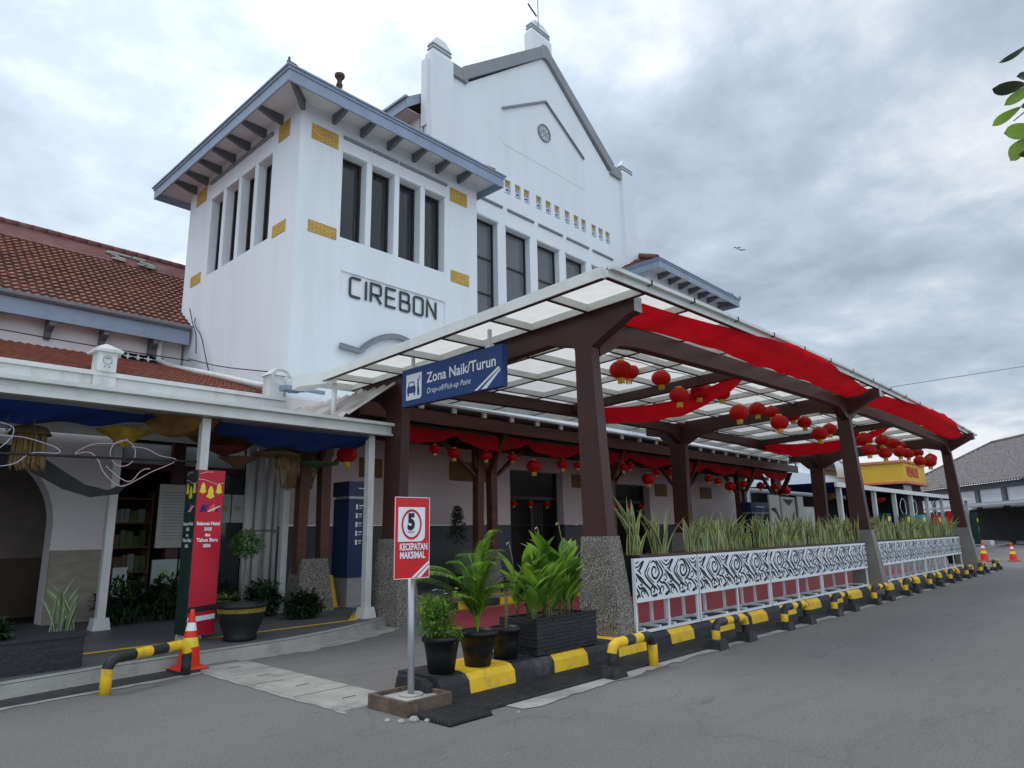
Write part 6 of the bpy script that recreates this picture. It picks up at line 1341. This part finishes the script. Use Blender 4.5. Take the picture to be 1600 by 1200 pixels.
# photo backdrop boards
BB = thing('photo_backdrop', (29.5,11.3,.15), 'grey-white cut-out backdrop boards seen over the plants behind the totem', 'backdrop')
m = MB(); m.box(26.9,27.9,11.28,11.34,.15,2.95); m.box(28.05,29.5,11.28,11.34,.15,2.9); m.box(29.6,30.2,11.2,11.26,.15,2.95); m.box(30.4,33.0,11.5,11.56,.15,2.55); m.box(33.0,33.15,11.45,11.6,.15,2.8); m.build('boards', M['grey_board'], BB)
m = MB(); PBk = lambda u,v,d_: (u,11.275-d_,v)
for pts in ([(28.2,2.8),(29.35,2.8),(28.8,2.55)],[(28.25,2.0),(28.6,1.9),(28.55,2.05)],[(28.95,1.95),(29.3,2.35),(29.25,1.95)],[(26.9,2.4),(27.5,2.2),(27.9,1.5),(27.9,1.9),(27.4,2.45)],[(29.65,2.5),(30.1,1.8),(30.2,1.0),(29.9,1.2)]): m.prism(pts, lambda u,v: PBk(u,v,0), lambda u,v: PBk(u,v,.01))
m.build('cutouts', M['ink'], BB)
# distant person in white shirt
pr = MB()
def blob(c, r_, n=12): pr.lathe([(r_[0]*math.cos(R(a)), r_[1]*math.sin(R(a))) for a in range(-90,91,18)], c, n)
pe = thing('person', (35.2,10.2,.15), 'person in white shirt and dark trousers standing far off beside the middle post', 'person')
m = MB(); m.tube([(35.1,10.2,.15),(35.1,10.2,.55),(35.12,10.2,.95),(35.2,10.2,1.0),(35.2,10.2,1.2),(35.2,10.2,1.42),(35.2,10.2,1.50),(35.2,10.2,1.56),(35.2,10.2,1.66),(35.2,10.2,1.76),(35.2,10.2,1.80)], [.055,.07,.10,.17,.155,.20,.07,.065,.10,.09,.03], 12)
m.tube([(35.3,10.2,.15),(35.3,10.2,.55),(35.28,10.2,.95)], [.055,.07,.10], 10)
for s_ in (-1,1): m.tube([(35.2+s_*.17,10.2,1.44),(35.2+s_*.25,10.18,1.18),(35.2+s_*.22,10.05,.95),(35.2+s_*.2,9.98,.88)], [.055,.045,.035,.03], 8)
m.build('body', M['skin'], pe)
m = MB(); m.tube([(35.2,10.2,.93),(35.2,10.2,1.2),(35.2,10.2,1.42),(35.2,10.2,1.49)], [.185,.175,.215,.09], 14)
for s_ in (-1,1): m.tube([(35.2+s_*.16,10.2,1.45),(35.2+s_*.25,10.18,1.2)], [.075,.065], 10)
m.build('shirt', M['shirt'], pe)
m = MB()
for s_ in (-1,1): m.tube([(35.2+s_*.1,10.2,.22),(35.2+s_*.1,10.2,.55),(35.2+s_*.09,10.2,.95)], [.08,.09,.12], 10)
m.build('trousers', M['trousers'], pe)
m = MB(); m.lathe([(.105,-.02),(.112,.04),(.08,.1),(0,.13)], (35.2,10.21,1.70), 12); m.build('hair', M['ink'], pe)

# ------------------------------------------------------------------ overhanging branch, wire, birds
TR = thing('leafy_tree', (6.2,-3.2,0), 'leafy branch with round green leaves reaching in at the top right corner', 'tree')
m = MB(); m.tube([(6.2,-3.2,0),(6.1,-3.1,1.6),(5.9,-2.8,3.2),(5.7,-2.4,4.6),(5.3,-2.2,6)], [.16,.14,.11,.08,.04], 10); m.build('trunk', M['bark'], TR)
m = MB(); br_ = [[(5.5,-2.3,5.3),(4.9,-1.2,4.9),(4.3,-.5,4.2),(3.9,-.05,3.84),(3.72,.10,3.80)], [(4.9,-1.2,4.9),(4.4,-.4,4.0),(3.95,.02,3.62),(3.76,.13,3.54),(3.72,.18,3.50)], [(4.6,-.7,4.4),(4.2,-.2,3.7),(3.9,.08,3.42),(3.78,.18,3.38)], [(5.6,-2.3,5.6),(5.2,-3.0,6.4),(4.9,-3.8,7.0)], [(5.4,-2.2,6.0),(6.0,-1.6,7.0),(6.5,-1.2,7.6)]]
for p in br_: m.tube(cr_smooth(p, 4), [max(.004, .035*(1-i/(len(p)*4-3))+.003) for i in range(len(p)*4-3)], 6)
m.build('branches', M['bark'], TR)
m = MB()
def pleaf(base, tip, w_, mi=0, tilt=(0,0,1)):
    b, t_ = Vector(base), Vector(tip); d = t_-b; L = d.length; d.normalize(); s_ = d.cross(Vector(tilt)).normalized(); nn = s_.cross(d); rows = []
    for i in range(9):
        f = i/8; ww = w_*(math.sin(math.pi*min(1,f**1.3))**.6 if 0 < f < 1 else 0.02); c = b+d*L*f-nn*.012*math.sin(math.pi*f); rows.append((c-s_*ww/2+nn*.006, c, c+s_*ww/2+nn*.006))
    for i in range(8):
        for k_ in range(2): m.poly([rows[i][k_], rows[i][k_+1], rows[i+1][k_+1], rows[i+1][k_]], mi, True)
tw = MB()
for a_, b_ in (((3.95,.02,3.62),(3.76,.15,3.625)),((3.95,.02,3.62),(3.80,.10,3.64)),((3.76,.13,3.54),(3.715,.185,3.505)),((3.9,.08,3.42),(3.80,.13,3.41)),((3.9,.08,3.42),(3.79,.19,3.38)),((3.9,.08,3.42),(3.84,.12,3.34)),((3.86,.02,3.80),(3.72,.11,3.80)),((3.86,.0,3.70),(3.80,.08,3.67)),((3.95,.02,3.62),(3.76,.16,3.46)),((3.88,.05,3.60),(3.70,.22,3.44)),((3.9,.08,3.42),(3.72,.22,3.34))):
    tw.tube([a_, ((a_[0]+b_[0])/2, (a_[1]+b_[1])/2, (a_[2]+b_[2])/2+.015), b_], [.006,.004,.0025], 5)
tw.build('twigs', M['bark'], TR)
NF = tuple(-_F)
pleaf((3.76,.15,3.625),(3.64,.27,3.60),.075,1,(.3,.3,1)); pleaf((3.80,.10,3.64),(3.675,.245,3.52),.05,0,NF); pleaf((3.715,.185,3.505),(3.645,.30,3.425),.045,0,NF)
pleaf((3.80,.13,3.41),(3.685,.265,3.39),.078,0,NF); pleaf((3.79,.15,3.42),(3.83,.10,3.35),.08,0,NF); pleaf((3.79,.19,3.38),(3.715,.265,3.26),.07,0,NF); pleaf((3.84,.12,3.34),(3.745,.225,3.285),.06,1,(.4,.2,1))
pleaf((3.72,.11,3.80),(3.635,.225,3.715),.032,1,(.5,.5,1)); pleaf((3.80,.08,3.67),(3.70,.18,3.655),.045,1,NF)
for p in br_:
    for q_ in range(len(p)-1):
        for i in range(7):
            t_ = random.random(); c = Vector(p[q_]).lerp(Vector(p[q_+1]), t_)
            if c.x < 4.15: continue
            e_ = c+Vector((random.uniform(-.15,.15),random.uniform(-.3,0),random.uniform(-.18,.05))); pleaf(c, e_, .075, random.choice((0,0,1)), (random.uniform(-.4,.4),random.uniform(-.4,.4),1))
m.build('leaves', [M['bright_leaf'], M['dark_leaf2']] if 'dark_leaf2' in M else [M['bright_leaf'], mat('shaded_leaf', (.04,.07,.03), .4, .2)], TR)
q = MB(); q.tube([(60,21.5,12.6),(65.6,15.8,13.6),(73.4,6.9,15.2),(84,-6,17.5)], .022, 5); q.build('overhead_wire', M['wire'], label='single thin overhead wire crossing the sky at right', cat='wire')
for i, (c, lb) in enumerate((((45.58,19.68,21.73),'left of two tiny birds in the grey sky'),((45.83,19.46,21.58),'right of two tiny birds in the grey sky'))):
    q = MB(); x, y, z = c; q.lathe([(0,-.06),(.05,-.03),(.06,.02),(0,.07)], c, 8)
    for s_ in (-1,1): q.poly([(x,y,z+.03),(x+s_*.13,y-s_*.12,z+.10),(x+s_*.22,y-s_*.2,z+.04),(x+s_*.1,y-s_*.09,z+.0)])
    q.build('bird', M['bird'], label=lb, cat='bird', group='birds in the sky')
